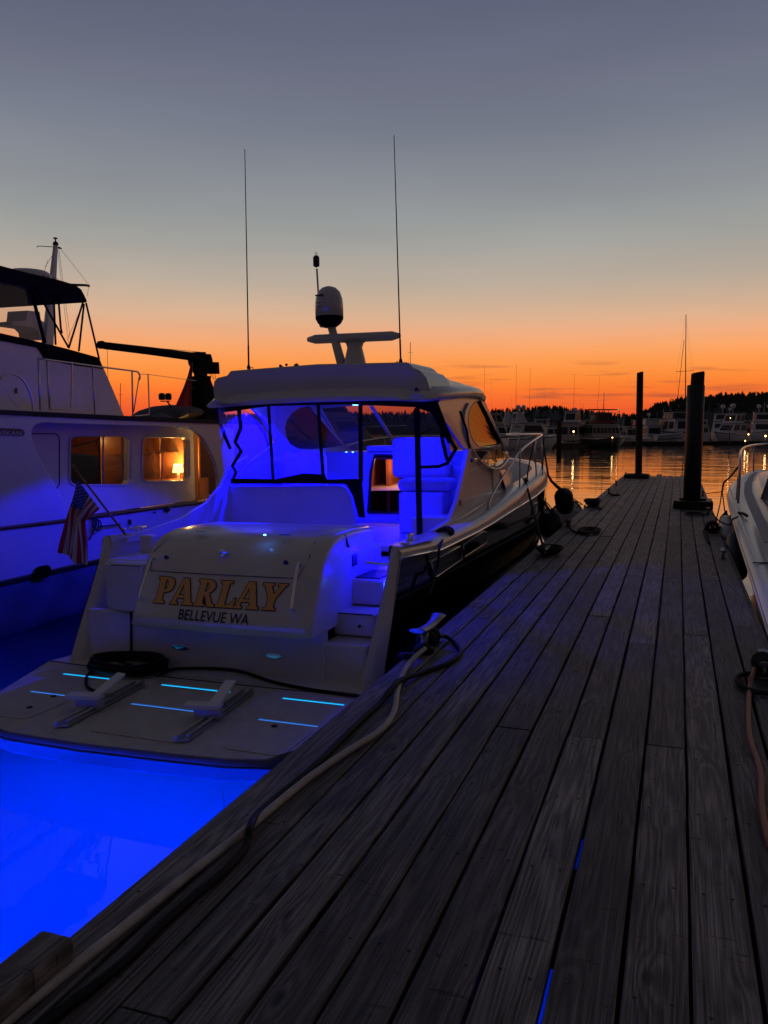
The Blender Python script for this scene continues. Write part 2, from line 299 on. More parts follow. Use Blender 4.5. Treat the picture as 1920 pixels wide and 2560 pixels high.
# ------------------------------------------------------------------ water and the pale sheet under it that stands for its murk
WZ = -0.80
def water():
    m = bpy.data.materials.new('harbour_water'); m.use_nodes = True; t = m.node_tree; p = t.nodes['Principled BSDF']
    p.inputs['Base Color'].default_value = (.80, .92, .97, 1); p.inputs['Roughness'].default_value = .012; p.inputs['Transmission Weight'].default_value = 1; p.inputs['IOR'].default_value = 1.333
    o = nd(t, 'ShaderNodeTexCoord').outputs['Object']
    mp = nd(t, 'ShaderNodeMapping'); t.links.new(o, mp.inputs[0]); mp.inputs['Scale'].default_value = (.24, 1.15, 1)
    n1 = nd(t, 'ShaderNodeTexNoise'); t.links.new(mp.outputs[0], n1.inputs[0]); n1.inputs['Scale'].default_value = 1.1; n1.inputs['Detail'].default_value = 3; n1.inputs['Roughness'].default_value = .45
    mp2 = nd(t, 'ShaderNodeMapping'); t.links.new(o, mp2.inputs[0]); mp2.inputs['Scale'].default_value = (.12, .34, 1)
    n2 = nd(t, 'ShaderNodeTexNoise'); t.links.new(mp2.outputs[0], n2.inputs[0]); n2.inputs['Scale'].default_value = 1.0; n2.inputs['Detail'].default_value = 2
    # calm water in the berth, breeze-ruffled further out
    sp = nd(t, 'ShaderNodeSeparateXYZ'); t.links.new(o, sp.inputs[0])
    far = nd(t, 'ShaderNodeMapRange', interpolation_type='SMOOTHSTEP'); t.links.new(sp.outputs['Y'], far.inputs[0]); far.inputs[1].default_value = 14; far.inputs[2].default_value = 60; far.inputs[3].default_value = .30; far.inputs[4].default_value = 1
    h = mth(t, 'ADD', mth(t, 'MULTIPLY', n1.outputs[0], .62), mth(t, 'MULTIPLY', n2.outputs[0], .8))
    io = nd(t, 'ShaderNodeMapRange', interpolation_type='SMOOTHSTEP'); t.links.new(sp.outputs['Y'], io.inputs[0]); io.inputs[1].default_value = 12; io.inputs[2].default_value = 30; io.inputs[3].default_value = 1.333; io.inputs[4].default_value = 1.75; t.links.new(io.outputs[0], p.inputs['IOR'])
    b = nd(t, 'ShaderNodeBump'); b.inputs['Distance'].default_value = .15; t.links.new(mth(t, 'MULTIPLY', far.outputs[0], .32), b.inputs['Strength']); t.links.new(h, b.inputs['Height']); t.links.new(b.outputs[0], p.inputs['Normal'])
    me = MB().add([(-900, -60, WZ), (900, -60, WZ), (900, 1500, WZ), (-900, 1500, WZ)], [(0, 1, 2, 3)])
    tag(me.build('water', m), kind='structure')
    mat('murk_sheet_pale', (.52, .56, .58), .9, spec=0, noise=(.35, .12))
    # added pale sheet catching the lamps, in place of light scattered by murky water
    tag(MB().add([(-900, -60, -1.85), (900, -60, -1.85), (900, 1500, -1.85), (-900, 1500, -1.85)], [(0, 1, 2, 3)]).build('murk_sheet', 'murk_sheet_pale'), kind='structure')
water()

# ------------------------------------------------------------------ the dock
LE, RE, DEND = -1.69, .633, 28.3
gaps = [-1.525, -1.36, -1.19, -1.02, -.841, -.657, -.478, -.294, -.102, .083, .266, .447]
dock = empty('dock', (0, 0, 0), 0, 'long floating dock of weathered grey planks running out between the moored boats', 'dock')
edges = [LE] + gaps + [RE]
for i in range(13):
    x0, x1 = edges[i], edges[i + 1]
    joints = [-3.1, 1.71 if i == 2 else (4.11 if i in (5, 7, 9, 11) else 6.9 - .4 * (i % 3))]
    while joints[-1] < DEND - 4: joints.append(joints[-1] + (4.85 if i % 2 else 5.7))
    joints.append(DEND)
    for a, b in zip(joints[:-1], joints[1:]):
        g0 = .0045 + random.random() * .004; g1 = .0045 + random.random() * .004; if0 = random.uniform(-.0035, .0025)
        n = max(2, int((b - a) / .45)); rows = []
        for k in range(n + 1):
            y = a + .005 + (b - a - .010) * k / n; wl = random.uniform(-.0018, .0018); wr = random.uniform(-.0018, .0018)
            xl = x0 + g0 + wl; xr = x1 - g1 + wr
            if i == 0: xl = x0 + random.uniform(0, .012)
            rows.append([(xl, y, if0 - .038), (xl, y, if0 - .006), (xl + .006, y, if0), (xr - .006, y, if0 + .001), (xr, y, if0 - .005), (xr, y, if0 - .038)])
        MB().loft(rows, closed=True, smooth=False).build('plank', 'plank', dock)
# nail heads at the joists
nb = MB()
for y in [1.6 + .6 * k for k in range(14)]:
    for i in range(13):
        for dx in (.045, edges[i + 1] - edges[i] - .045):
            nb.lathe([(.0062, 0), (.0062, .0012), (0, .0016)], (edges[i] + dx + random.uniform(-.006, .006), y + random.uniform(-.012, .012), .0008), 6)
nb.build('nail', 'iron', dock)['kind'] = 'stuff'
st = MB()
for x in (-1.6, -.95, -.2, .5): st.box((x - .035, -3, -.20), (x + .035, DEND - .05, -.0415))
st.build('stringer', 'piling_wood', dock)
for xa, xb, a, b in [(LE + .04, RE - .04, -3, 2.12), (LE + .04, -.52, 2.13, 3.2), (-.18, RE - .04, 2.13, 3.2), (LE + .04, RE - .04, 4.5, 7.0), (LE + .04, RE - .04, 7.06, 11), (LE + .04, RE - .04, 11.06, 16), (LE + .04, RE - .04, 16.06, 22), (LE + .04, RE - .04, 22.06, 28.2)]:
    MB().box((xa, a, -.72), (xb, b, -.205)).build('float', 'black_rubber', dock, bevel=.02)
MB().box((-.519, 2.78, -.36), (-.181, 3.199, -.206)).build('gap_glow_cover', 'piling_wood', dock)  # added covers under the planks, blocking the water glow in the gaps
MB().box((-.19, 2.79, -.226), (RE - .05, 3.49, -.206)).build('gap_glow_cover', 'piling_wood', dock)
MB().box((LE + .05, 3.5, -.228), (RE - .05, 4.49, -.206)).build('gap_glow_cover', 'piling_wood', dock)
for x in (LE - .045, RE + .002): MB().box((x, -3, -.26), (x + .043, DEND, -.045)).build('fascia_board', 'plank', dock)
MB().box((LE, DEND + .003, -.26), (RE, DEND + .046, -.045)).build('fascia_board', 'plank', dock)
br = MB().box((LE + .005, -2.5, .022), (LE + .125, 1.80, .100)); o = br.build('bull_rail', 'plank', None, bevel=.018, seg=3)
tag(o, 'short dark timber bull rail on the near left edge of the dock', 'bull rail')
for y_ in (-.6, 1.55): MB().box((LE + .02, y_, .002), (LE + .115, y_ + .15, .0215)).build('spacer_block', 'plank', o)

def piling(c, r, z1, name_label, jacket=None, lean=(0, 0), block=None):
    t = empty('piling', (c[0], c[1], 0), 0, name_label, 'piling')
    rnd = random.Random(int(c[1])); rows = []
    zs = [-2.5, -.4, 0, .5, 1, 1.6, 2.2, z1 - .03, z1]
    for z in zs:
        k = z / z1; rr = r * (1.05 - .08 * max(0, k)) * (.9 if z == z1 else 1)
        rows.append([(lean[0] * z + rr * (1 + rnd.uniform(-.02, .02)) * math.cos(a), lean[1] * z + rr * math.sin(a), z + (0.02 * math.cos(a) if z >= z1 - .04 else 0)) for a in [2 * math.pi * j / 20 for j in range(20)]])
    MB().loft(rows, closed=True).build('post', 'piling_wood', t)
    if jacket: MB().lathe([(jacket[0], -.3), (jacket[0], jacket[1] - .01), (jacket[0] - .02, jacket[1]), (r * .9, jacket[1])], (0, 0, 0), 24).build('wear_sleeve', 'black_rubber', t)
    x0, x1, y0, y1, hgt = block
    mb = MB().box((x0, y0, .003), (x1, y0 + .12, hgt)).box((x0, y1 - .12, .003), (x1, y1, hgt)).box((x0, y0 + .122, .003), (x0 + .11, y1 - .122, hgt)).box((x1 - .11, y0 + .122, .003), (x1, y1 - .122, hgt))
    mb.build('pile_hoop', 'black_rubber', t, bevel=.02)
    return t
piling((-1.15, 27.3), .102, 3.30, 'slim round timber piling at the far left corner of the dock', lean=(-.014, 0), block=(-.42, .32, -.38, .30, .13))
piling((.285, 17.25), .128, 2.62, 'thick timber piling with dark wear sleeve through the right side of the dock', jacket=(.163, 2.38), lean=(.010, 0), block=(-.34, .38, -.42, .42, .16))

def cleat(c, ang, L=.26, label='', group='cleats bolted along the dock edges', m='iron'):
    t = empty('dock_cleat', (c[0], c[1], c[2] if len(c) > 2 else .004), ang, label, 'cleat', group)
    h = L * .30
    MB().box((-L * .1, -L * .33, 0), (L * .1, L * .33, .012)).build('base', m, t, bevel=.004)
    for s_ in (-1, 1): MB().lathe([(L * .085, .012), (L * .055, h * .4), (L * .06, h * .8)], (0, s_ * L * .17, 0), 10).build('post', m, t)
    rows = []
    for k in range(9):
        y = -L / 2 + L * k / 8; e = abs(k - 4) / 4; w = L * (.075 + .035 * e ** 3); z = h * (.88 + .22 * e ** 2); th = L * .05 * (1 - .35 * e)
        rows.append([(w * math.cos(a), y, z + th * math.sin(a)) for a in [2 * math.pi * j / 10 for j in range(10)]])
    MB().loft(rows, closed=True).build('horn_bar', m, t)
    return t
CA = W(1050, 1602, Z=.09); CB = W(1090, 1571, Z=.09); cc = (CA + CB) / 2; cang = math.atan2(-(CB.x - CA.x), CB.y - CA.y)
cleat((cc.x, cc.y), cang, (CB - CA).length + .14, 'big galvanised cleat wrapped with black cable on the left dock edge', m='galv')
cleat((.55, 5.55), R(-4), .34, 'galvanised cleat holding the orange cord at the right dock edge', m='galv')
p = W(1814, 1396, Z=0); cleat((p.x - .03, p.y), 0, .30, 'bare pale cleat on the right dock edge beside the black cylinder fender', m='galv')
p = W(1782, 1330, Z=0); cleat((.52, p.y), 0, .30, 'cleat loaded with mooring line below the bow of the white runabout')
for (x, y), lb in (((.55, 16.0), 'cleat just right of the thick sleeved piling base'), ((.57, 20.4), 'cleat behind the thick sleeved piling with a line to the runabout bow')): cleat((x, y), 0, .32, lb)
for (px, py), lb in (((1364, 1392), 'near left cleat under the flat dark rope coil by the boat side'), ((1406, 1316), 'left cleat beside the black fender, next to the white dinghy'), ((1471, 1268), 'left cleat heaped with line beyond the white dinghy'), ((1522, 1233), 'left dock cleat with a short rope tail, third back from the end'), ((1540, 1212), 'bare left dock cleat halfway between the rope heap and the end'), ((1564, 1190), 'last left cleat at the foot of the slim piling')):
    p = W(px, py, Z=0); cleat((max(p.x, LE + .09), p.y), R(random.uniform(-4, 4)), .32, lb)

def coil(c, r, turns, m, label, cat, rr=.012, tail=None, group=None, z0=.004, squash=.75, rnd=3, lay=1):
    rg = random.Random(rnd); pts = []
    N = int(turns * 14)
    for i in range(N):
        a = 2 * math.pi * i / 14; q = r * (.45 + .55 * i / N) * (1 + rg.uniform(-.03, .03)); z = z0 + rr + rr * 1.5 * lay * (i // 14) / turns * 2 * rg.uniform(.85, 1.1)
        pts.append((c[0] + q * math.cos(a), c[1] + q * squash * math.sin(a), z))
    mb = MB().tube(pts, rr, 6, curve=True)
    if tail: mb.tube([pts[-1]] + tail, rr, 6, curve=True)
    o = mb.build('rope_coil' if cat == 'rope' else 'cable_coil', m); return tag(o, label, cat, group)
RG = 'mooring ropes coiled on the dock planks'
p = W(1474, 1331, Z=0); q = W(1410, 1312, Z=0)
coil((p.x, p.y), .17, 5, 'rope', 'flat dark rope coil lying on the planks left of the dock middle', 'rope', .014, None, RG, squash=2.2, lay=.6)
tag(MB().tube([(LE + .1, q.y, .1), W(1425, 1322, Z=.05), W(1434, 1328, Z=.02), W(1445, 1331, Z=.02), (p.x - .1, p.y, .02)], .016, 6, curve=True).build('rope_tail', 'rope'), 'dark line running from the left cleat by the black fender to the flat coil', 'rope')
p = W(1374, 1386, Z=0); coil((p.x, p.y), .16, 6, 'rope', 'near rope coil heaped over the left cleat by the boat side', 'rope', .017, None, RG, squash=1.5, rnd=5, lay=1.4)
p = W(1481, 1266, Z=0); coil((p.x, p.y), .16, 6, 'rope', 'rope heap on the left cleat beyond the white dinghy', 'rope', .02, [W(1495, 1268, Z=.03), W(1503, 1272, Z=.02)], RG, squash=2.4, rnd=8, lay=2)
p = W(1738, 1287, Z=0); coil((p.x, p.y), .19, 2, 'rope', 'loose rope loop in front of the thick piling hoop', 'rope', .012, None, RG, squash=1.6, rnd=9, lay=.5)
p = W(1536, 1236, Z=0); tag(MB().tube([W(1522, 1232, Z=.08), W(1528, 1236, Z=.02), W(1536, 1237.5, Z=.02), W(1549, 1237, Z=.02)], .022, 6, curve=True).build('rope_tail', 'rope'), 'short rope tail trailing from the third last left cleat', 'rope')
# shore power cables
z = .02
pts = [W(-60, 2610, Z=z), W(30, 2541, Z=z), W(180, 2420, Z=z), W(330, 2302, Z=z), W(480, 2180, Z=z), W(620, 2070, Z=z), W(760, 1954, Z=z), W(860, 1884, Z=z), W(950, 1826, Z=z), W(985, 1780, Z=z), W(993, 1730, Z=z), W(1005, 1690, Z=z), W(1020, 1662, Z=.03), W(1040, 1640, Z=.05), W(1062, 1622, Z=.06)]
tag(MB().tube(pts, .0165, 12, curve=True).build('power_cable', 'cable_white'), 'pale shore power cable lying along the left edge of the dock', 'cable')
z = .012
z = .016; pts = [W(40, 2620, Z=z), W(130, 2545, Z=z), W(235, 2465, Z=z), W(320, 2395, Z=z), W(400, 2315, Z=z), W(480, 2245, Z=z), W(560, 2178, Z=z), W(606, 2130, Z=z), W(618, 2098, Z=.03), W(624, 2072, Z=.05), W(640, 2040, Z=.03), W(690, 1996, Z=z), W(752, 1944, Z=z), W(810, 1893, Z=z), W(857, 1845, Z=z), W(918, 1786, Z=z), W(950, 1758, Z=z), W(978, 1722, Z=.045), W(1002, 1700, Z=.045), W(1060, 1680, Z=z), W(1120, 1658, Z=z), W(1150, 1633, Z=z), W(1140, 1610, Z=z), W(1115, 1592, Z=.03), W(1095, 1590, Z=.07)]
tag(MB().tube(pts, .0155, 10, curve=True).build('power_cable', 'cable_black'), 'black power cable twisting past the pale one and looping round the big cleat', 'cable')
wb = MB()
for k in range(9):
    f = (k / 8 - .5) * .16; a0 = random.random() * 6
    c0 = cc + Vector((0, 0, -.035 + .008 * (k % 3))); ax = (CB - CA).normalized()
    ring = [c0 + ax * (f * .9) + (ax.cross(Vector((0, 0, 1))) * math.cos(t_) + Vector((0, 0, 1)) * math.sin(t_)) * (.055 + .006 * (k % 2)) for t_ in [2 * math.pi * j / 12 for j in range(13)]]
    wb.tube(ring, .0135, 7)
wb.lathe([(.0, 0), (.07, .002), (.075, .03), (.05, .05), (0, .052)], (cc.x + .02, cc.y - .17, .004), 14)
wb.lathe([(.0, 0), (.05, .002), (.055, .02), (0, .03)], (cc.x - .06, cc.y - .32, .004), 14)
tag(wb.build('cable_bundle', 'cable_black'), 'black bundle of cable turns wound round the big cleat', 'cable')
z = .016
pts = [(.52, 5.62, .07), W(1880, 1690, Z=.05), W(1874, 1720, Z=z), W(1871, 1790, Z=z), W(1876, 1850, Z=z), W(1893, 1900, Z=z), W(1903, 1950, Z=z), W(1904, 2010, Z=z), W(1916, 2080, Z=z), W(1940, 2150, Z=z), W(1990, 2260, Z=z)]
tag(MB().tube(pts, .0135, 10, curve=True).build('shore_cable', 'cable_orange'), 'orange brown cord lying along the right edge of the dock', 'cord')
wb = MB()
for k in range(6):
    y = 5.47 + .035 * k; wb.tube([(.55 + .055 * math.cos(t_), y, .062 + .052 * math.sin(t_)) for t_ in [2 * math.pi * j / 12 for j in range(13)]], .016, 7)
wb.tube([(.50 + .12 * math.cos(t_), 5.3 + .2 * math.sin(t_), .02) for t_ in [2 * math.pi * j / 14 for j in range(15)]], .016, 7)
tag(wb.build('rope_wrap', 'rope'), 'black rope turns on the right hand cleat that holds the orange cord', 'rope')
wb = MB(); p = W(1782, 1330, Z=0)
for k in range(7):
    y = p.y - .12 + .04 * k; wb.tube([(.52 + .075 * math.cos(t_), y, .075 + .065 * math.sin(t_)) for t_ in [2 * math.pi * j / 12 for j in range(13)]], .022, 7)
wb.tube([(.44, p.y, .10), (.40, p.y - .2, .02), (.41, p.y - .9, .018), (.43, p.y - 1.5, .018)], .014, 6, curve=True)
tag(wb.build('rope_wrap', 'rope'), 'dark rope turns on the cleat below the white runabout bow', 'rope')
tag(MB().tube([(0, 0, -.01), (-.004, .004, .045), (-.010, .008, .075)], .0012, 5).build('grass_sprig', 'rope'), 'tiny dry sprig standing at the left dock edge above the glowing water', 'sprig').location = (LE + .006, W(557, 2022, Z=0).y, 0)
# ------------------------------------------------------------------ the large motor boat
from mathutils.geometry import tessellate_polygon
PA, PH, PO = R(-1.5), R(1.0), Vector((-3.599, 6.421, WZ))
BM = Matrix.Translation(PO) @ Matrix.Rotation(PA, 4, 'Z') @ Matrix.Rotation(-PH, 4, 'Y'); BI = BM.inverted(); BI3 = BI.to_3x3(); BC = BI @ CAM
def B(px, py, x=None, y=None, z=None):
    d = BI3 @ ray(px, py)
    if x is not None: t = (x - BC.x) / d.x
    elif y is not None: t = (y - BC.y) / d.y
    else: t = (z - BC.z) / d.z
    return BC + d * t
boat = empty('motor_yacht', PO, 0, 'large hardtop motor boat with black hull and white stern, its cockpit flooded with blue light', 'boat')
boat.rotation_euler = (0, -PH, PA)
def panel(name, outer, holes, fn, thick, m, parent, bevel=0):
    """flat panel with holes; outer/holes are 2D lists, fn maps (a, b) to 3D; thick is a vector"""
    polys = [[Vector((a, b, 0)) for a, b in q] for q in [outer] + holes]; tris = tessellate_polygon(polys)
    flat = [p for q in polys for p in q]; n = len(flat); th = Vector(thick)
    vs = [Vector(fn(p.x, p.y)) for p in flat]; vs += [v + th for v in vs]; fs = [tuple(t) for t in tris] + [tuple(i + n for i in t)[::-1] for t in tris]
    o = 0
    for q in polys:
        k = len(q); fs += [(o + i, o + (i + 1) % k, n + o + (i + 1) % k, n + o + i) for i in range(k)]; o += k
    return MB().add(vs, fs).build(name, m, parent, bevel=bevel)
def rrect(x0, y0, x1, y1, r, k=5):
    r = min(r, abs(x1 - x0) / 2.01, abs(y1 - y0) / 2.01); o = []
    for cx, cy, a0 in ((x1 - r, y1 - r, 0), (x0 + r, y1 - r, 90), (x0 + r, y0 + r, 180), (x1 - r, y0 + r, 270)):
        o += [(cx + r * math.cos(R(a0 + 90 * i / k)), cy + r * math.sin(R(a0 + 90 * i / k))) for i in range(k + 1)]
    return o
def itp(x, xs, ys):
    if x <= xs[0]: return ys[0]
    for i in range(len(xs) - 1):
        if x <= xs[i + 1]: return ys[i] + (ys[i + 1] - ys[i]) * (x - xs[i]) / (xs[i + 1] - xs[i])
    return ys[-1]
LB = 10.5
def hb(y): return itp(y, [-.5, 0, 1, 2.5], [1.47, 1.5, 1.53, 1.54]) if y < 5.5 else 1.54 * (1 - ((min(y, LB) - 5.5) / (LB - 5.5)) ** 2.6)
def zg(y): return itp(y, [0, .8, 2, 3.2, 4.8, 6.5, 8, 10.5], [1.35, 1.30, 1.30, 1.35, 1.50, 1.62, 1.70, 1.76])
def zc(y): return itp(y, [0, 1, 2.7, 3.7, 5.8, 6.5, 8, 10.5], [1.25, 1.18, 1.20, 1.25, 1.34, 1.40, 1.46, 1.52])
sheer = [0, .3, .7, 1, 1.6, 2.3, 3, 3.7, 4.4, 5.1, 5.6, 6.1, 6.6, 7.1, 7.6, 8.1, 8.6, 9.0, 9.4, 9.8, 10.1, 10.35, 10.5]
rows = []
for y in sheer:
    k = y / LB; hbw = hb(y); yb = y * .90
    prof = [(hbw, y, zc(y)), (hbw * .995 + .004, y * .985 - .17 * (1 - k), .85), (hbw * (.98 - .1 * k), y * .95 - .32 * (1 - k), .27), (hbw * (.95 - .25 * k), y * .925 - .38 * (1 - k), 0), (hbw * (.6 - .3 * k), yb - .38 * (1 - k), -.35), (0, yb - .38 * (1 - k), -.6)]
    rows.append(prof + [(-x, yy, z) for x, yy, z in prof[-2::-1]])
hull = MB().loft(rows); n = len(rows[0]); hull.f.append(tuple(range(2, 9))[::-1]); hull.sm.append(False)
hull.build('hull', 'hull_black', boat)
gw = lambda y: itp(y, [0, .3, .7, 1.0], [.085, .13, .20, .25])
for s in (1, -1):
    MB().loft([[(s * (hb(y) + .004), y, zc(y) + .015), (s * (hb(y) + .012), y, zc(y) + .05), (s * (hb(y) - .012), y, zg(y) - .025), (s * (hb(y) - .05), y, zg(y)), (s * (max(hb(y), .26) - gw(y)), y, zg(y) + .004), (s * (max(hb(y), .27) - gw(y) - .015), y, zg(y) - .03), (s * (max(hb(y), .27) - gw(y) - .015), y, (.95 if y < 2.4 else zg(y) - .06))] for y in sheer]).build('gunwale', 'gelcoat', boat)
    MB().tube([(s * (hb(y) + .014), y, zc(y) + .004) for y in sheer], .0125, 6).build('rub_strip', 'chrome', boat)
# aft turn of the rub strip
MB().tube([(1.20, -.02, 1.21), (1.34, -.03, 1.20), (1.46, -.01, 1.21), (1.514, .06, 1.25)], .013, 6, curve=True).build('rub_strip', 'chrome', boat)
# hull side windows
for q in ([(1078, 1405), (1150, 1366), (1154, 1374), (1155, 1398), (1092, 1442), (1084, 1440)], [(1158, 1362), (1208, 1329), (1216, 1331), (1217, 1356), (1161, 1393)], [(1332, 1262), (1343, 1256), (1340, 1284), (1330, 1290)]):
    pts = [B(px, py, x=hb(2.5) + .006) for px, py in q]
    w = MB().prism(pts, (-.02, 0, 0)).build('hull_window', 'tinted', boat); MB().tube(pts + [pts[0]], .0065, 6).build('window_rim', 'steel', w)
# foredeck and side decks
rows = []
for y in [4.55, 5.1, 5.6, 6.1, 6.6, 7.1, 7.6, 8.1, 8.6, 9.0, 9.4, 9.8, 10.1, 10.3]:
    w = max(hb(y) - .24, .01); rows.append([(w * k / 6, y, zg(y) - .045 + .05 * (1 - (k / 6) ** 2)) for k in range(-6, 7)])
MB().loft(rows).build('foredeck', 'gelcoat_deck', boat)
for s in (1, -1):
    MB().loft([[(s * (hb(y) - .24), y, zg(y) - .04), (s * 1.05, y, zg(y) - .02)] for y in [2.2, 2.8, 3.4, 4, 4.55]]).build('side_deck', 'gelcoat_deck', boat)
# coachroof in front of the windscreen
rows = []
for y, w, zt in [(4.9, 1.22, 2.0), (5.3, 1.2, 1.99), (5.8, 1.12, 1.95), (6.4, 1.0, 1.9), (7.0, .85, 1.85), (7.6, .66, 1.8), (8.2, .45, 1.76), (8.5, .3, 1.70)]:
    zb = zg(y) - .06; rows.append([(s * w * a, y, zb + (zt - zb) * c) for s, a, c in ((-1, 1.06, 0), (-1, 1, .45), (-1, .93, .8), (-1, .75, .97), (-1, .4, 1.0), (1, 0, 1.02), (1, .4, 1.0), (1, .75, .97), (1, .93, .8), (1, 1, .45), (1, 1.06, 0))])
MB().loft(rows).build('coachroof', 'gelcoat', boat)
MB().tube([(-.35, 8.9, 1.77), (.35, 8.9, 1.77)], .02, 6).tube([(0, 9.8, 1.8), (0, 10.55, 1.83)], .05, 8).build('anchor_roller', 'steel', boat)
# raked stern quarters
for s in (1, -1):
    out = [(1.502, .05, 1.335), (1.502, -.03, 1.12), (1.498, -.16, .85), (1.493, -.28, .6), (1.485, -.38, .34), (1.47, -.46, .12)]
    mid = [(1.485, .0, 1.345), (1.48, -.09, 1.11), (1.475, -.24, .84), (1.465, -.385, .6), (1.455, -.53, .302), (1.45, -.56, .12)]
    inn = [(1.445, -.005, 1.345), (1.435, -.125, 1.10), (1.425, -.305, .82), (1.415, -.455, .6), (1.40, -.63, .302), (1.40, -.65, .12)]
    inb = [(1.40, .05, 1.345), (1.385, -.03, 1.08), (1.37, -.20, .80), (1.35, -.34, .58), (1.33, -.50, .302), (1.33, -.52, .12)]
    inf = [(1.335, .7, 1.33), (1.335, .7, 1.04), (1.33, .7, .78), (1.32, .6, .55), (1.31, .5, .302), (1.31, .5, .12)]
    MB().loft([[(s * x, y, z) for x, y, z in r] for r in (out, mid, inn, inb, inf)]).build('stern_quarter', 'gelcoat', boat)
    MB().loft([[(s * x, y, z) for x, y, z in r] for r in ([(1.502, .05, 1.336), (1.485, .0, 1.346), (1.445, -.005, 1.346), (1.40, .05, 1.346)], [(1.535, .9, 1.30), (1.46, .9, 1.315), (1.40, .9, 1.315), (1.30, .9, 1.315)])]).build('quarter_cap', 'gelcoat', boat)
    if s < 0: MB().loft([[(s * (x + .012), y - .012, z) for x, y, z in out[1:]], [(s * (x + .004), y - .006, z) for x, y, z in mid[1:]]]).build('corner_strip', 'hull_navy', boat)
# lower transom
MB().box((-1.36, -.42, .05), (1.0, -.34, .74)).build('transom', 'gelcoat', boat, bevel=.015)
MB().tube([(-.87, -.428, .76), (-.89, -.428, .31)], .012, 6).build('drain_channel', 'letter_black', boat)
for px, py in ((453, 1618), (685, 1639)):
    c = B(px, py, y=-.42); l = MB().lathe([(.10, 0), (.10, .008), (.085, .016), (.06, .012)], c, 24, Matrix(((1, 0, 0), (0, 0, -1), (0, .28, 0)))).build('exhaust_light', 'chrome', boat)
# stern trunk with the lifting hatch
prof = [(.68, .70), (-.70, .700), (-.735, .715), (-.70, .82), (-.62, .98), (-.54, 1.14), (-.46, 1.28), (-.36, 1.37), (-.24, 1.425), (-.1, 1.45), (.25, 1.455), (.62, 1.44), (.66, 1.40)]
xs = [-.655, -.645, -.60, -.4, 0, .4, .8, .96, 1.0, 1.012]; sh = [.06, .02, .0, 0, 0, 0, 0, 0, .02, .06]
rows = [[(x, y + (sh[i] if y < 0 else -sh[i] * .5) - .035 * (1 - (x - .18) ** 2 / .7) * (1 if y < -.2 else 0), z - sh[i] * .7 * (1 if z > .8 else 0)) for y, z in prof] for i, x in enumerate(xs)]
tr = MB().loft(rows); n = len(prof); tr.f.append(tuple(range(n))); tr.sm.append(False); tr.f.append(tuple(len(tr.v) - n + i for i in range(n))[::-1]); tr.sm.append(False)
tr.build('stern_trunk', 'gelcoat', boat)
def face(x, z, off=.003):     # a point on the aft face of the trunk
    y = itp(z, [.73, .82, .98, 1.14, 1.28, 1.37, 1.425], [-.735, -.70, -.62, -.54, -.46, -.36, -.24]) - .035 * (1 - (x - .18) ** 2 / .7)
    return Vector((x, y - off, z + off * .4))
seam = [face(x, 1.145) for x in (-.56, -.3, 0, .3, .6, .84)]
MB().tube([face(-.53, 1.38), face(-.58, 1.30)] + seam + [face(.90, 1.30), face(.88, 1.40)], .0035, 5).build('hatch_seam', 'letter_black', boat)
def trunk_px(px, py):
    best = None
    for k in range(60):
        z = .73 + k * .0115
        for it in range(1):
            p = B(px, py, y=face(.1, z).y)
            e = abs(p.z - z)
            if best is None or e < best[0]: best = (e, p)
    p = best[1]; return face(p.x, p.z, .004)
c = trunk_px(562, 1384); MB().lathe([(.045, 0), (.045, .012), (.036, .022), (.0, .024)], c, 20, Matrix(((1, 0, 0), (0, -.45, -.9), (0, .9, -.45)))).lathe([(.018, 0), (.02, .04), (.012, .05), (0, .052)], c, 12, Matrix(((1, 0, 0), (0, -.3, -.95), (0, .95, -.3)))).build('hatch_latch', 'chrome', boat)
for px, py in ((414, 1394), (713, 1407)): MB().lathe([(.022, 0), (.022, .008), (.012, .012), (0, .012)], trunk_px(px, py), 14, Matrix(((1, 0, 0), (0, -.45, -.9), (0, .9, -.45)))).build('thumb_lock', 'black_plastic', boat)
for a, b_ in (((352, 1500), (384, 1401)), ((733, 1528), (748, 1416))):
    p0, p1 = trunk_px(*a), trunk_px(*b_); o_ = Vector((0, -.045, .02)); MB().tube([p0, p0 + o_, p0.lerp(p1, .5) + o_ * 1.15, p1 + o_, p1], .011, 8, curve=True).build('grab_handle', 'chrome', boat)
# hatch on the top and hardware
for px, py, w in ((503, 1329, .05), (713, 1337, .05)): c = B(px, py, z=1.456); MB().box((c.x - w, c.y - .02, 1.4545), (c.x + w, c.y + .02, 1.458)).build('hinge', 'letter_black', boat)
lx = MB().box((-1.03, -.50, .76), (-.675, -.10, 1.19)).build('stern_locker', 'gelcoat', boat, bevel=.02); MB().box((-1.0, -.506, 1.165), (-.69, -.5005, 1.172)).build('lid_seam', 'letter_black', lx)
MB().box((-1.16, -.42, .74), (-.66, .6, 1.20)).build('locker_top', 'gelcoat', boat, bevel=.05)
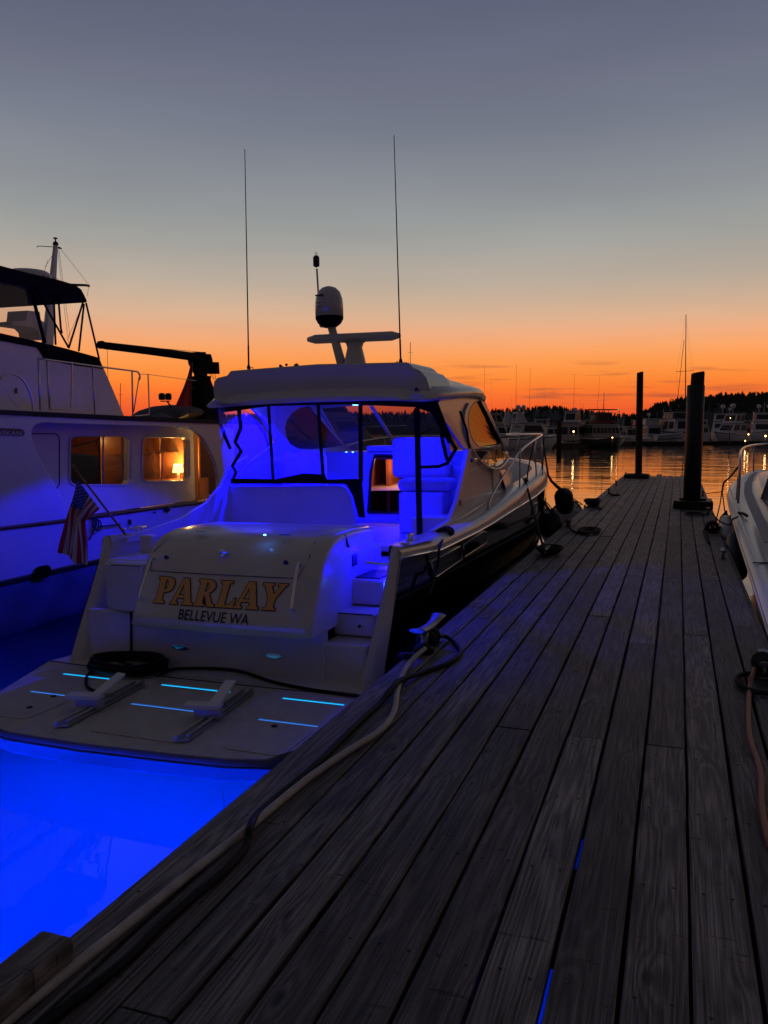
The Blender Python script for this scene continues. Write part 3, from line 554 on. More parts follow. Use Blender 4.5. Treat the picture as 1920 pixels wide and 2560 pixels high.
# lettering on the hatch
GL = {'P': ([(0, 0), (0, .07), (.10, .10), (.10, .9), (0, .93), (0, 1), (.48, 1), (.62, .98), (.72, .92), (.78, .82), (.79, .71), (.76, .60), (.68, .50), (.56, .44), (.44, .42), (.37, .42), (.37, .10), (.5, .07), (.5, 0)], [(.37, .9), (.37, .52), (.45, .53), (.50, .60), (.52, .71), (.50, .83), (.45, .89)], .82),
      'A': ([(0, 0), (0, .07), (.09, .10), (.36, 1), (.62, 1), (.93, .10), (1.02, .07), (1.02, 0), (.54, 0), (.54, .07), (.645, .10), (.60, .25), (.28, .25), (.235, .10), (.34, .07), (.34, 0)], [(.31, .35), (.57, .35), (.44, .78)], 1.0),
      'R': ([(0, 0), (0, .07), (.10, .10), (.10, .9), (0, .93), (0, 1), (.48, 1), (.62, .98), (.72, .92), (.77, .82), (.77, .72), (.73, .62), (.65, .55), (.56, .51), (.79, .11), (.90, .07), (.90, 0), (.62, 0), (.40, .43), (.37, .43), (.37, .10), (.48, .07), (.48, 0)], [(.37, .9), (.37, .54), (.45, .55), (.50, .62), (.51, .72), (.49, .84), (.44, .89)], .9),
      'L': ([(0, 0), (0, .07), (.10, .10), (.10, .9), (0, .93), (0, 1), (.5, 1), (.5, .93), (.37, .9), (.37, .11), (.55, .11), (.66, .19), (.71, .36), (.78, .36), (.76, 0)], None, .80),
      'Y': ([(.25, 0), (.25, .07), (.36, .10), (.36, .42), (.08, .9), (0, .93), (0, 1), (.44, 1), (.44, .93), (.36, .9), (.53, .57), (.68, .9), (.60, .93), (.60, 1), (.95, 1), (.95, .93), (.88, .9), (.63, .42), (.63, .10), (.74, .07), (.74, 0)], None, .95)}
def grow(poly, d):
    o = []; n = len(poly); ar = sum(poly[i][0] * poly[(i + 1) % n][1] - poly[(i + 1) % n][0] * poly[i][1] for i in range(n)); sg = 1 if ar > 0 else -1
    for i in range(n):
        a, b, c = Vector(poly[i - 1]), Vector(poly[i]), Vector(poly[(i + 1) % n]); e1 = (b - a).normalized(); e2 = (c - b).normalized()
        n1 = Vector((e1.y, -e1.x)) * sg; n2 = Vector((e2.y, -e2.x)) * sg; m_ = (n1 + n2)
        if m_.length < .2: m_ = n1
        m_ = m_.normalized(); o.append(tuple(b + m_ * (d / max(.5, m_.dot(n1)))))
    return o
adv = [('P', 0), ('A', .78), ('R', 1.84), ('L', 2.80), ('A', 3.58), ('Y', 4.53)]; TW = 5.48
TL, TR, BLp, BRp = trunk_px(395, 1443), trunk_px(718, 1462), trunk_px(380, 1508), trunk_px(697, 1529)
for layer, m_, d, off in (('name_lettering_outline', 'letter_black', .035, .004), ('name_lettering', 'gold', 0, .0065)):
    mb = MB()
    for ch, ox in adv:
        q, hole, _w = GL[ch]
        def lp(a, b_): return (BLp.lerp(BRp, a / TW)).lerp(TL.lerp(TR, a / TW), b_)
        polys = [[Vector((ox + a, b_, 0)) for a, b_ in (grow(q, d) if d else q)]]
        if hole: polys.append([Vector((ox + a, b_, 0)) for a, b_ in (grow(hole, -d) if d else hole)])
        tris = tessellate_polygon(polys); fl = [v for pp in polys for v in pp]
        mb.add([face(lp(v.x, v.y).x, lp(v.x, v.y).z, off) for v in fl], [tuple(t) for t in tris])
    mb.build(name_ := layer, m_, boat)
a0, a1 = trunk_px(444, 1549), trunk_px(620, 1564); h1 = trunk_px(447, 1522)
text_part('BELLEVUE WA', 'port_lettering', 'letter_black', boat, a0 + Vector((0, -.004, 0)), a1 - a0, Vector((0, .45, .89)), (h1 - a0).length * .98, (a1 - a0).length, .002)
# swim platform, its slots backed by added glow strips
ZP = .30; pf = MB()
def slab(x0, x1, y0, y1): pf.box((x0, y0, ZP - .05), (x1, y1, ZP))
pf.prism([(-1.60, -.66, ZP), (1.56, -.66, ZP), (1.55, -.915, ZP), (-1.52, -.915, ZP)], (0, 0, -.05))
def row(y0, y1, xl, xr, sl):
    e = [xl] + [v for s_ in sl for v in s_] + [xr]
    for i in range(0, len(e), 2): slab(e[i], e[i + 1], y0, y1)
row(-.945, -.915, -1.51, 1.55, [(-1.2, -.68), (-.21, .43), (.88, 1.39)])
pf.prism([(-1.51, -.945, ZP), (1.55, -.945, ZP), (1.52, -1.383, ZP), (-1.36, -1.383, ZP)], (0, 0, -.05))
row(-1.414, -1.383, -1.35, 1.52, [(-1.1, -.56), (-.14, .43), (.94, 1.40)])
pf.prism([(-1.35, -1.414, ZP), (1.52, -1.414, ZP), (1.46, -1.8, ZP), (1.35, -2.02, ZP), (1.1, -2.09, ZP), (.65, -2.13, ZP), (.06, -2.165, ZP), (-.55, -2.155, ZP), (-.95, -2.05, ZP), (-1.2, -1.8, ZP)], (0, 0, -.05))
pl = pf.build('swim_platform', 'gelcoat_deck', boat)
edge = [(-1.61, -.62), (-1.53, -.93), (-1.36, -1.4), (-1.21, -1.81), (-.96, -2.06), (-.55, -2.165), (.06, -2.175), (.65, -2.14), (1.1, -2.10), (1.36, -2.03), (1.47, -1.8), (1.53, -1.4), (1.57, -.62)]
ctr = Vector((0, -.9))
rows = [[(x, y, ZP - .004), (x * 1.012, y - .012, ZP - .03), (x * 1.012, y - .012, ZP - .055)] for x, y in edge]
MB().loft(rows).build('platform_rim', 'rim_grey', boat)
MB().loft([[(x * 1.012, y - .012, ZP - .056), (x * 1.0, y + .002, ZP - .13), (x * .97, y + .03, ZP - .16), (x * .90, y + .10, ZP - .16)] for x, y in edge]).build('platform_skirt', 'skirt_glow_teal', boat)  # teal glow from the water is put into the skirt colour
MB().tube([(x * 1.015, y - .016, ZP - .05) for x, y in edge], .010, 6).build('rim_strip', 'black_rubber', boat)
for x0, y0, x1, y1 in ((-1.22, -1.94, -.62, -1.46), (-.06, -1.98, .72, -1.52), (.98, -1.96, 1.42, -1.50)):
    q = rrect(x0, y0, x1, y1, .07); MB().prism([(a, b_, ZP + .0015) for a, b_ in q], (0, 0, .004)).build('platform_hatch', 'gelcoat_deck', boat, bevel=.002)
for px, py in ((134, 1741), (74, 1769), (686, 1816)): c = B(px, py, z=ZP + .006); MB().lathe([(.022, 0), (.022, .005), (.016, .009), (0, .006)], c, 12).build('pull_ring', 'black_plastic', boat)
pts = [B(px, py, z=ZP + .0015) for px, py in ((126, 1652), (235, 1668), (428, 1694), (694, 1722), (900, 1741))]; MB().tube(pts, .006, 5).build('platform_seam', 'letter_black', boat)
# steps and walk-through on the starboard side
pf.v, pf.f, pf.sm = [], [], []
MB().prism([(-1.61, -.648, ZP), (1.57, -.648, ZP), (1.50, -.2, ZP), (-1.50, -.2, ZP)], (0, 0, -.16)).build('platform_base', 'gelcoat', boat)
MB().box((.96, -.40, .10), (1.345, .30, .60)).build('boarding_step', 'gelcoat', boat, bevel=.025, seg=3)
MB().box((.96, -.16, .61), (1.325, .9, .80)).build('boarding_step', 'gelcoat', boat, bevel=.02)
MB().box((.96, .14, .81), (1.30, .9, 1.03)).build('boarding_step', 'gelcoat', boat, bevel=.02)
MB().box((1.0, .20, 1.033), (1.24, .62, 1.04)).build('step_pad', 'black_rubber', boat)
MB().tube([(.985, -.60, .712), (.99, -.3, .722), (1.0, -.17, .80), (1.32, -.172, .80)], .006, 5).build('moulding_line', 'letter_black', boat)
MB().lathe([(.014, 0), (.014, .006), (0, .007)], (1.2, -.167, .70), 10, Matrix.Rotation(R(90), 3, 'X')).build('drain_plug', 'black_plastic', boat)
# cockpit sole, liners and seats
MB().box((-1.29, .3, .90), (1.29, 2.0, .95)).box((-1.29, 2.0, 1.0), (1.29, 4.4, 1.06)).build('cockpit_sole', 'gelcoat_deck', boat)
MB().box((-.62, .72, .95), (.9, 1.15, 1.22)).build('cockpit_seat', 'cushion', boat, bevel=.04)
q = [(-1.30, 1.0), (-1.30, 1.50), (-1.24, 1.70), (.10, 1.715), (.17, 1.69), (.22, 1.6), (.27, 1.35), (.30, 1.0)]
panel('cockpit_bulkhead', q, [], lambda a, b_: (a, 1.95, b_), (0, .05, 0), 'gelcoat', boat, .01)
MB().box((.30, 1.96, 1.0), (.92, 2.04, 1.07)).box((.92, 1.96, 1.0), (1.28, 2.3, 1.38)).build('helm_step', 'gelcoat', boat, bevel=.02)
# port and starboard coaming boards and the cabin sides with their windows
for s in (1, -1):
    side = [(2.15, 1.31), (2.45, 1.52), (2.72, 1.80), (2.95, 2.07), (2.84, 2.28), (2.62, 2.46), (2.3, 2.60), (2.4, 2.72), (3.2, 2.80), (3.85, 2.74), (4.5, 2.42), (5.05, 2.10), (5.35, 2.0), (5.6, 1.9), (5.7, 1.5), (4.8, 1.47), (3.6, 1.36)]
    if s > 0: side = side[:4] + [(q_.y, q_.z) for q_ in [B(px, py, x=1.25) for px, py in ((1152, 1110), (1140, 1088), (1126, 1062), (1110, 1040), (1096, 1022))]] + side[7:]
    if s < 0: side = [(1.93, 1.31), (1.95, 1.72), (2.3, 1.95), (2.72, 2.10), (2.95, 2.20)] + side[4:]
    win = [(q_.y, q_.z) for q_ in [B(px, py, x=1.26) for px, py in ((1212, 1001), (1262, 1108), (1250, 1113), (1222, 1119), (1200, 1117), (1188, 1105), (1181, 1085), (1178, 1062), (1180, 1040), (1187, 1020), (1198, 1006))]]
    bx_ = lambda a, b_, s=s: (s * (1.31 - .10 * max(0, b_ - 1.5) - .10 * max(0, a - 4.5)), a, b_)
    cs = panel('cabin_side', side, [win], bx_, (-s * .03, 0, 0), 'gelcoat', boat)
    panel('side_window', [(a, b_) for a, b_ in win], [], lambda a, b_, s=s: (s * (1.296 - .10 * max(0, b_ - 1.5) - .10 * max(0, a - 4.5)), a, b_), (-s * .004, 0, 0), 'side_glass', boat)
    MB().tube([bx_(a, b_) for a, b_ in win + [win[0]]], .006, 6).build('window_seal', 'gelcoat', boat); MB().tube([bx_(*win[0]), bx_(*win[1])], .016, 6).build('window_post', 'canvas', boat)
    arc = [(q_.y, q_.z) for q_ in [B(px, py, x=1.28) for px, py in ((1184, 1010), (1172, 1035), (1169, 1070), (1176, 1105), (1192, 1140), (1212, 1163), (1237, 1173), (1262, 1165), (1284, 1150))]]
    MB().tube([Vector(bx_(a, b_)) + Vector((s * .012, 0, 0)) for a, b_ in arc], .018, 8, curve=True).build('cove_moulding', 'gelcoat', boat)
    low = [(q_.y, q_.z) for q_ in [B(px, py, x=1.28) for px, py in ((1192, 1128), (1205, 1150), (1222, 1164), (1240, 1167), (1262, 1158), (1278, 1145), (1266, 1122), (1250, 1122), (1222, 1128), (1204, 1126))]]
    panel('lower_window', low, [], lambda a, b_, s=s: (s * (1.316 - .10 * max(0, b_ - 1.5) - .10 * max(0, a - 4.5)), a, b_), (-s * .003, 0, 0), 'tinted', boat)
    co = [(.1, 1.33), (1.0, 1.42), (1.5, 1.55), (1.8, 1.72), (2.0, 1.93), (2.4, 2.03), (2.45, 1.52), (2.1, 1.30), (.9, 1.27), (.1, 1.28)] if s < 0 else [(1.4, 1.31), (2.0, 1.36), (2.3, 1.55), (2.55, 1.82), (2.78, 2.09), (2.93, 2.09), (2.72, 1.80), (2.45, 1.52), (2.2, 1.30)]
    panel('coaming_board', co, [], lambda a, b_, s=s: (s * 1.335, a, b_), (-s * .04, 0, 0), 'gelcoat', boat)
    MB().tube([(s * 1.30, a, b_) for a, b_ in ((2.30, 1.36), (2.55, 1.60), (2.80, 1.92), (2.93, 2.1), (2.82, 2.3), (2.55, 2.5))], .014, 6).build('curtain_track', 'canvas', boat)
    MB().box((s * .9 if s > 0 else -1.28, 2.0, .98), (1.28 if s > 0 else -.9, 4.3, 1.30)).build('side_liner', 'gelcoat', boat)
MB().add([(-1.325, 1.9, 1.74), (-1.30, 2.95, 2.06), (-1.28, 2.85, 2.45), (-1.27, 2.2, 2.60), (-1.27, 1.72, 2.60)], [(0, 1, 2, 3, 4)]).build('side_sheet', 'hazy_panel', boat)  # stands in for the solid port side, see-through so lamp light passes
c = B(1183, 1151, x=1.33); MB().box((c.x - .02, c.y - .07, c.z - .025), (c.x + .035, c.y + .07, c.z + .025)).build('running_light', 'chrome', boat, bevel=.008)
c = B(1149, 1257, x=1.33); MB().box((c.x - .012, c.y - .06, c.z - .035), (c.x + .006, c.y + .06, c.z + .035)).build('vent_plate', 'black_plastic', boat, bevel=.01)
# hardtop
def htop(y, w, zl, zs, zt, r=1.0):
    h_ = [(w - .06, zl), (w, zl + .015), (w + .005, zs), (w - .05, zs + .045), (w - .13, zs + .07), (w - .2, zt - .05), (w - .32, zt - .008), (w * .5, zt + .012), (0, zt + .02)]
    und = [(0, zl + .03), (w * .6, zl + .025)]
    pr_ = [(x, y, z) for x, z in und] + [(x, y, z) for x, z in h_]
    return pr_ + [(-x, y, z) for x, y, z in pr_[-2:0:-1]]
rows = [htop(1.50, 1.25, 2.585, 2.60, 2.64), htop(1.53, 1.28, 2.58, 2.61, 2.66), htop(1.62, 1.31, 2.585, 2.63, 2.72), htop(1.74, 1.34, 2.60, 2.68, 2.80), htop(2.5, 1.33, 2.64, 2.72, 2.86), htop(3.1, 1.32, 2.68, 2.75, 2.90), htop(3.6, 1.29, 2.69, 2.76, 2.90), htop(3.95, 1.24, 2.67, 2.72, 2.84), htop(4.12, 1.18, 2.63, 2.66, 2.72)]
ht = MB().loft(rows, closed=True).build('hardtop', 'gelcoat', boat)
ar = [(-1.26, 2.68), (-1.27, 2.80), (-1.255, 2.88), (-1.215, 2.915), (-1.09, 2.935), (-1.04, 2.985), (0, 3.01), (1.0, 2.985), (1.04, 2.96), (1.075, 2.925), (1.14, 2.90), (1.21, 2.82), (1.25, 2.70)]
rows = [[(x * (1 - e), y, 2.70 + (z - 2.70) * k) for x, z in ar] for y, k, e in ((1.635, .97, .004), (1.65, 1, 0), (2.45, 1.0, 0), (2.62, .93, .02), (3.1, .72, .05), (3.5, .5, .1))]
MB().loft(rows, closed=True, smooth=False).build('radar_arch', 'gelcoat', boat, bevel=.010, seg=3)
for px in (646, 1041): c = B(px, 985 if px < 700 else 973, y=1.63); MB().box((c.x - .014, 1.624, c.z - .014), (c.x + .014, 1.64, c.z + .014)).build('speaker_port', 'letter_black', boat)
MB().box((-.45, 2.9, 2.90), (.55, 3.7, 2.955)).build('roof_hatch', 'gelcoat', boat, bevel=.02)
# aft curtain: black webbing and clear vinyl
zt_ = 2.60; cu = MB(); Y0 = 1.88
cu.prism([(-1.36, Y0, 2.63), (-1.33, Y0, 2.54), (-.7, Y0, 2.60), (.26, Y0, 2.59), (1.0, Y0, 2.54), (1.18, Y0, 2.48), (1.36, Y0, 2.16), (1.40, Y0, 2.2), (1.26, Y0, 2.56), (1.22, Y0, 2.66)], (0, .02, 0))
cu.build('curtain_header', 'canvas', boat)
for a, b_, w in (((672, 1010), (684, 1200), .016), ((796, 1008), (808, 1186), .017), ((902, 1005), (903, 1205), .022), ((1043, 1020), (1050, 1345), .030)):
    p0, p1 = B(*a, y=Y0), B(*b_, y=Y0); MB().prism([(p0.x - w, Y0 - .002, p0.z), (p0.x + w, Y0 - .002, p0.z), (p1.x + w, Y0 - .002, p1.z), (p1.x - w, Y0 - .002, p1.z)], (0, -.015, 0)).build('curtain_strap', 'canvas', boat)
bl = [B(px, py, y=Y0 + .03) for px, py in ((579, 1196), (690, 1198), (760, 1183), (812, 1186), (818, 1199), (890, 1197), (905, 1200), (913, 1294), (898, 1292), (884, 1240), (868, 1212), (860, 1209), (579, 1209))]
MB().prism(bl, (0, -.02, 0)).build('curtain_sill', 'canvas', boat)
for q in (((597, 1022), (602, 1070), (588, 1105), (603, 1128), (581, 1165), (590, 1180), (581, 1205)), ((1093, 1040), (1104, 1070), (1112, 1080), (1140, 1122), (1118, 1158), (1098, 1166), (1050, 1168)), ((542, 1022), (548, 1050), (562, 1090), (576, 1122)), ((1104, 1068), (1106, 1100), (1113, 1130), (1118, 1150))):
    MB().tube([B(px, py, y=Y0 - .01) for px, py in q], [.024, .018], 6).build('rolled_curtain', 'canvas', boat)
for a, b_ in (((600, 1022), (676, 1198)), ((688, 1012), (800, 1190)), ((812, 1010), (898, 1200))):
    p0, p1 = B(*a, y=Y0 + .01), B(*b_, y=Y0 + .01); MB().add([(p0.x, Y0 + .012, p1.z), (p1.x, Y0 + .012, p1.z), (p1.x, Y0 + .012, p0.z), (p0.x, Y0 + .012, p0.z)], [(0, 1, 2, 3)]).build('curtain_window', 'clear_vinyl', boat)
# windscreen
ws = []
for k in range(9):
    a = -1 + k / 4; ws.append([(a * (1.16), 4.12 + .10 * (1 - a * a), 2.66), (a * 1.22, 5.12 + .30 * (1 - a * a), 2.02)])
MB().loft(ws).build('windscreen', 'screen_glass', boat)
for a in (-1, -.36, .36, 1): MB().tube([(a * 1.16, 4.11 + .10 * (1 - a * a), 2.66), (a * 1.22, 5.10 + .30 * (1 - a * a), 2.02)], .028, 6).build('windscreen_post', 'gelcoat', boat)
for a in (-.1, .55): MB().tube([(a, 5.36, 2.03), (a + .12, 5.0, 2.26), (a + .34, 4.85, 2.34)], .009, 5).build('wiper', 'canvas', boat)
# helm console with the companionway
D0 = B(935, 1140, y=4.3); D1 = B(1000, 1292, y=4.3); dx0, dx1 = -.50, -.02; dz1 = 2.0
panel('helm_bulkhead', [(-1.25, 1.0), (1.25, 1.0), (1.25, 2.02), (-1.25, 2.02)], [[(dx0 - .02, 1.19), (dx1, 1.19), (dx1, dz1 - .02), (dx0 + .09, dz1 - .02), (dx0 + .03, 1.75)]], lambda a, b_: (a, 4.3, b_), (0, .04, 0), 'gelcoat', boat)
MB().tube([(dx0 - .02, 4.29, 1.19), (dx1, 4.29, 1.19), (dx1, 4.29, dz1 - .02), (dx0 + .09, 4.29, dz1 - .02), (dx0 + .03, 4.29, 1.75), (dx0 - .02, 4.29, 1.19)], .02, 6).build('door_frame', 'black_plastic', boat)
MB().box((-1.2, 4.35, 2.0), (1.2, 5.2, 2.03)).box((-.55, 4.32, 2.03), (.1, 4.7, 2.11)).build('dashboard', 'gelcoat', boat, bevel=.02)
MB().box((.25, 4.0, 1.06), (.98, 4.29, 1.85)).build('helm_console', 'gelcoat', boat, bevel=.04)
MB().lathe([(.17, 0), (.18, .012), (.17, .024)], (.62, 3.93, 1.86), 24, Matrix(((1, 0, 0), (0, .5, -.86), (0, .86, .5)))).build('steering_wheel', 'steel', boat)
def cush(lo, hi, name): return MB().box(lo, hi).build(name, 'cushion', boat, bevel=.07, seg=4)
cush((.29, 3.05, 1.74), (1.0, 3.22, 2.22), 'helm_seat_back'); cush((.30, 3.2, 1.56), (.98, 3.6, 1.72), 'helm_seat'); MB().box((.36, 3.1, 1.06), (.92, 3.55, 1.56)).build('seat_pedestal', 'gelcoat', boat, bevel=.03)
cush((-1.15, 2.9, 1.50), (-.55, 3.08, 2.06), 'companion_seat_back'); cush((-1.2, 3.08, 1.35), (-.5, 3.7, 1.52), 'companion_seat'); MB().box((-1.2, 2.95, 1.06), (-.5, 3.7, 1.35)).build('seat_base', 'gelcoat', boat, bevel=.03)
cush((-1.0, 2.15, 1.06), (-.2, 2.6, 1.45), 'aft_bench')
# warm cabin beyond the door
MB().box((-.75, 5.9, .62), (.75, 5.93, 1.92)).box((-.78, 4.36, .62), (-.75, 5.9, 1.92)).box((.75, 4.36, .62), (.78, 5.9, 1.92)).box((-.78, 4.36, .6), (.78, 5.93, .62)).box((-.78, 4.36, 1.92), (.78, 5.93, 1.95)).build('cabin_lining', 'cherry', boat)
MB().box((-.52, 5.0, .62), (-.46, 5.89, 1.9)).box((-.40, 5.6, 1.55), (.4, 5.88, 1.9)).box((-.40, 5.55, 1.50), (.4, 5.89, 1.53)).box((-.40, 5.62, 1.2), (.4, 5.89, 1.235)).build('cabin_cupboard', 'cherry', boat)
MB().box((-.16, 4.9, .62), (.6, 5.5, 1.40)).build('cabin_counter', 'dark_wood', boat, bevel=.01)
MB().lathe([(.09, 0), (.11, .03), (.10, .035)], (-.05, 5.1, 1.402), 14).build('sink_dish', 'steel', boat)
MB().box((-.44, 4.7, 1.0), (-.17, 5.2, 1.14)).build('bunk_cushion', 'orange_cloth', boat, bevel=.04)
lamp('cabin_lamp', (-.3, 4.9, 1.80), (1, .42, .18), 5, .06, boat)
# roof gear
YR = 2.3
p0, p1 = B(858, 925, y=YR), B(826, 808, y=YR); MB().tube([p0, p1], [.055, .045], 10).build('mast_pole', 'gelcoat', boat)
c = B(824, 812, y=YR); s_ = .155
dome = MB().lathe([(.07, -.02), (.10, .0), (.13, .025), (.155, .07), (.157, .10)], (c.x, c.y, c.z - .01), 28).build('satellite_dome_base', 'canvas', boat)
dm = MB().lathe([(.157, .10), (.158, .22), (.150, .30), (.125, .37), (.08, .415), (.03, .432), (0, .434)], (c.x, c.y, c.z - .01), 28).build('satellite_dome', 'gelcoat', boat)
for k, (x0, x1, z_) in enumerate(((-.10, .0, .30), (-.10, .03, .225), (-.08, -.02, .18))): MB().prism([(c.x + x0, c.y - .149, c.z + z_), (c.x + x1, c.y - .157, c.z + z_), (c.x + x1, c.y - .157, c.z + z_ + (.016 if k == 0 else .006)), (c.x + x0, c.y - .149, c.z + z_ + (.016 if k == 0 else .006))], (0, .01, 0)).build('maker_mark', 'letter_black', dm)
a, b_ = B(801, 815, y=YR - .05), B(792, 672, y=YR - .05); MB().tube([p1 + Vector((-.02, -.05, .0)), a, a.lerp(b_, .35), b_], .011, 8, curve=True).build('light_staff', 'gelcoat', boat)
h0 = B(791, 668, y=YR - .05); MB().lathe([(.014, 0), (.034, .012), (.036, .02), (.036, .105), (.022, .125), (0, .128)], h0, 16).build('horn_can', 'black_plastic', boat); MB().lathe([(.016, .125), (.017, .15), (.01, .168), (0, .17)], h0, 12).build('masthead_light', 'clear_vinyl', boat)
c0, c1 = B(888, 922, y=YR), B(888, 856, y=YR); hh = c1.z - c0.z
MB().lathe([(.135, 0), (.13, .02), (.115, hh * .35), (.085, hh * .8), (.10, hh * .98), (.12, hh)], c0, 24).build('radar_pedestal', 'gelcoat', boat)
l, r_ = B(770, 849, y=YR), B(1000, 839, y=YR)
rows = []
for k in range(13):
    f = k / 12; p = l.lerp(r_, f); e = .5 if k in (0, 12) else 1; rows.append([(p.x, p.y + .06 * math.cos(a_) * e, p.z + .052 * math.sin(a_) * e) for a_ in [2 * math.pi * j / 12 for j in range(12)]])
MB().loft(rows, closed=True).build('radar_scanner', 'gelcoat', boat)
for a, b_, nm in (((622, 930), (612, 373), -1), ((1002, 916), (985, 338), 1)):
    p0, p1 = B(*a, y=1.9), B(*b_, y=1.9); wh = MB().tube([p0, p0.lerp(p1, .12), p0.lerp(p1, .121), p1], [.010, .010, .008, .004], 8).build('whip_antenna', 'canvas', boat); MB().lathe([(.03, -.04), (.03, -.005), (.016, .0), (.016, .03), (.022, .05), (.012, .08)], p0, 12).build('antenna_base', 'black_plastic', wh)
    MB().tube([p0 + Vector((.0, 0, .02)), p0 + Vector((.05 * -nm, 0, .05)), p0 + Vector((.07 * -nm, 0, -.03))], .004, 5, curve=True).build('antenna_lead', 'cable_black', wh)
for px, py, r in ((701, 915, .018), (716, 912, .016), (741, 915, .030)): MB().lathe([(0, -r), (r * .7, -r * .7), (r, 0), (r * .7, r * .7), (0, r)], B(px, py, y=1.9), 12).build('anemometer_cup', 'black_plastic', boat)
MB().tube([B(701, 915, y=1.9), B(718, 924, y=1.9), B(741, 916, y=1.9)], .012, 6).tube([B(722, 925, y=1.9), B(722, 932, y=1.9)], .02, 6).build('anemometer_arm', 'black_plastic', boat)
c = B(804, 926, y=1.9); MB().lathe([(.04, -.03), (.038, .015), (.03, .028), (0, .03)], c, 14).build('roof_light', 'gelcoat', boat)
# bow rail
RX = lambda y: max(hb(y) - .09, .0)
rp = [B(1221, 1272, x=1.44), B(1223, 1255, x=1.43), B(1242, 1217, x=1.42), B(1272, 1171, x=1.42), B(1303, 1127, x=1.43)]
rp += [Vector((RX(y), y, z)) for y, z in ((6.0, 2.13), (7.0, 2.20), (7.8, 2.22), (8.6, 2.225), (9.4, 2.225), (10.1, 2.225))] + [Vector((0, 10.6, 2.225))]
MB().tube(rp, .0145, 8, curve=True).build('bow_rail', 'steel', boat); MB().tube([Vector((-p.x, p.y, p.z)) for p in rp], .0145, 8, curve=True).build('bow_rail', 'steel', boat)
for s in (1, -1):
    for yb, yt, zt2 in ((5.0, 5.05, 2.05), (6.3, 6.1, 2.14), (7.3, 7.15, 2.2), (7.35, 7.6, 2.215), (8.8, 8.5, 2.225), (9.9, 9.7, 2.225)): MB().tube([(s * RX(yb), yb, zg(yb)), (s * RX(yt), yt, zt2)], .011, 6).build('rail_stanchion', 'steel', boat)
MB().lathe([(.045, 0), (.04, .012), (.02, .02)], B(1221, 1274, x=1.44), 12).build('rail_base', 'steel', boat)
# deck cleats and small fittings
for c, L_ in ((B(1312, 1204, x=1.42), .26), (B(1105, 1345, x=1.42), .22), (Vector((1.40, .55, 1.325)), .18), (Vector((-1.42, .45, 1.33)), .2)):
    MB().tube([c + Vector((0, -L_ / 2, .05)), c + Vector((0, L_ / 2, .05))], .014, 8).tube([c + Vector((0, -.04, 0)), c + Vector((0, -.04, .05))], .014, 6).tube([c + Vector((0, .04, 0)), c + Vector((0, .04, .05))], .014, 6).build('deck_cleat', 'chrome', boat)
MB().lathe([(.05, 0), (.05, .008), (.03, .014), (0, .014)], B(1014, 1359, z=1.345), 18).build('fuel_cap', 'chrome', boat)
for px, py in ((308, 1325), (325, 1322), (345, 1318)): MB().lathe([(.03, 0), (.03, .01), (.012, .02), (0, .02)], B(px, py, z=1.34), 12).build('rod_holder', 'chrome', boat)
MB().box((-1.12, .05, 1.20), (-.98, .15, 1.36)).tube([(-1.0, .1, 1.26), (-.75, .1, 1.26)], .02, 6).build('stern_shower', 'gelcoat', boat, bevel=.02)
MB().tube([(.93, .0, 1.44), (1.0, .02, 1.42), (1.02, .05, 1.32)], .014, 6).build('door_catch', 'black_plastic', boat)
MB().box((1.012, .14, 1.14), (1.02, .24, 1.24)).build('shore_socket', 'black_plastic', boat)
# blue cockpit lighting: small downlights under the hardtop with real lamps, courtesy lights, and added low fill lamps
BLUE = (.0016, 0, 1.0)
for x, y, pw in ((-1.0, 2.35, 420), (.60, 2.45, 95), (-.35, 3.5, 60), (.75, 3.5, 40)):
    MB().lathe([(.035, 0), (.035, -.012), (.02, -.016), (0, -.016)], (x, y, 2.655), 14).build('ceiling_light', 'led_blue', boat); lamp('blue_ceiling_lamp', (x, y, 2.60), BLUE, pw, .03, boat, 'SPOT', (0, R(8) if x < -.9 else 0, 0), spot_size=R(134 if x < -.9 else 140), spot_blend=.12)
for x, y, z_, pw in ((-1.1, 1.2, 1.15, 5), (.1, 1.3, 1.15, 12), (1.1, 1.35, 1.15, 20)): lamp('blue_fill_lamp', (x, y, z_ + .12), BLUE, pw, .02, boat, 'SPOT', (0, 0, 0), spot_size=R(150), spot_blend=.5)  # added fills without fixtures, brightening the cockpit and walkway
for px, py, z_ in ((662, 1338, 1.457), (882, 1131, 2.035), (866, 1131, 2.035)): c = B(px, py, z=z_ + .004); MB().lathe([(.012, 0), (.010, .006), (0, .008)], c, 10).build('courtesy_light', 'led_blue', boat)
MB().lathe([(.02, 0), (.02, .006), (.01, .01), (0, .01)], (1.365, .20, .98), 10, Matrix.Rotation(R(-90), 3, 'Y')).build('courtesy_light', 'led_blue', boat); lamp('blue_fill_lamp', (1.33, .16, 1.10), BLUE, 5, .02, boat)  # fixture and fill lamp added out of sight to light the steps
lamp('blue_fill_lamp', (1.20, .62, 1.22), BLUE, 12, .02, boat)
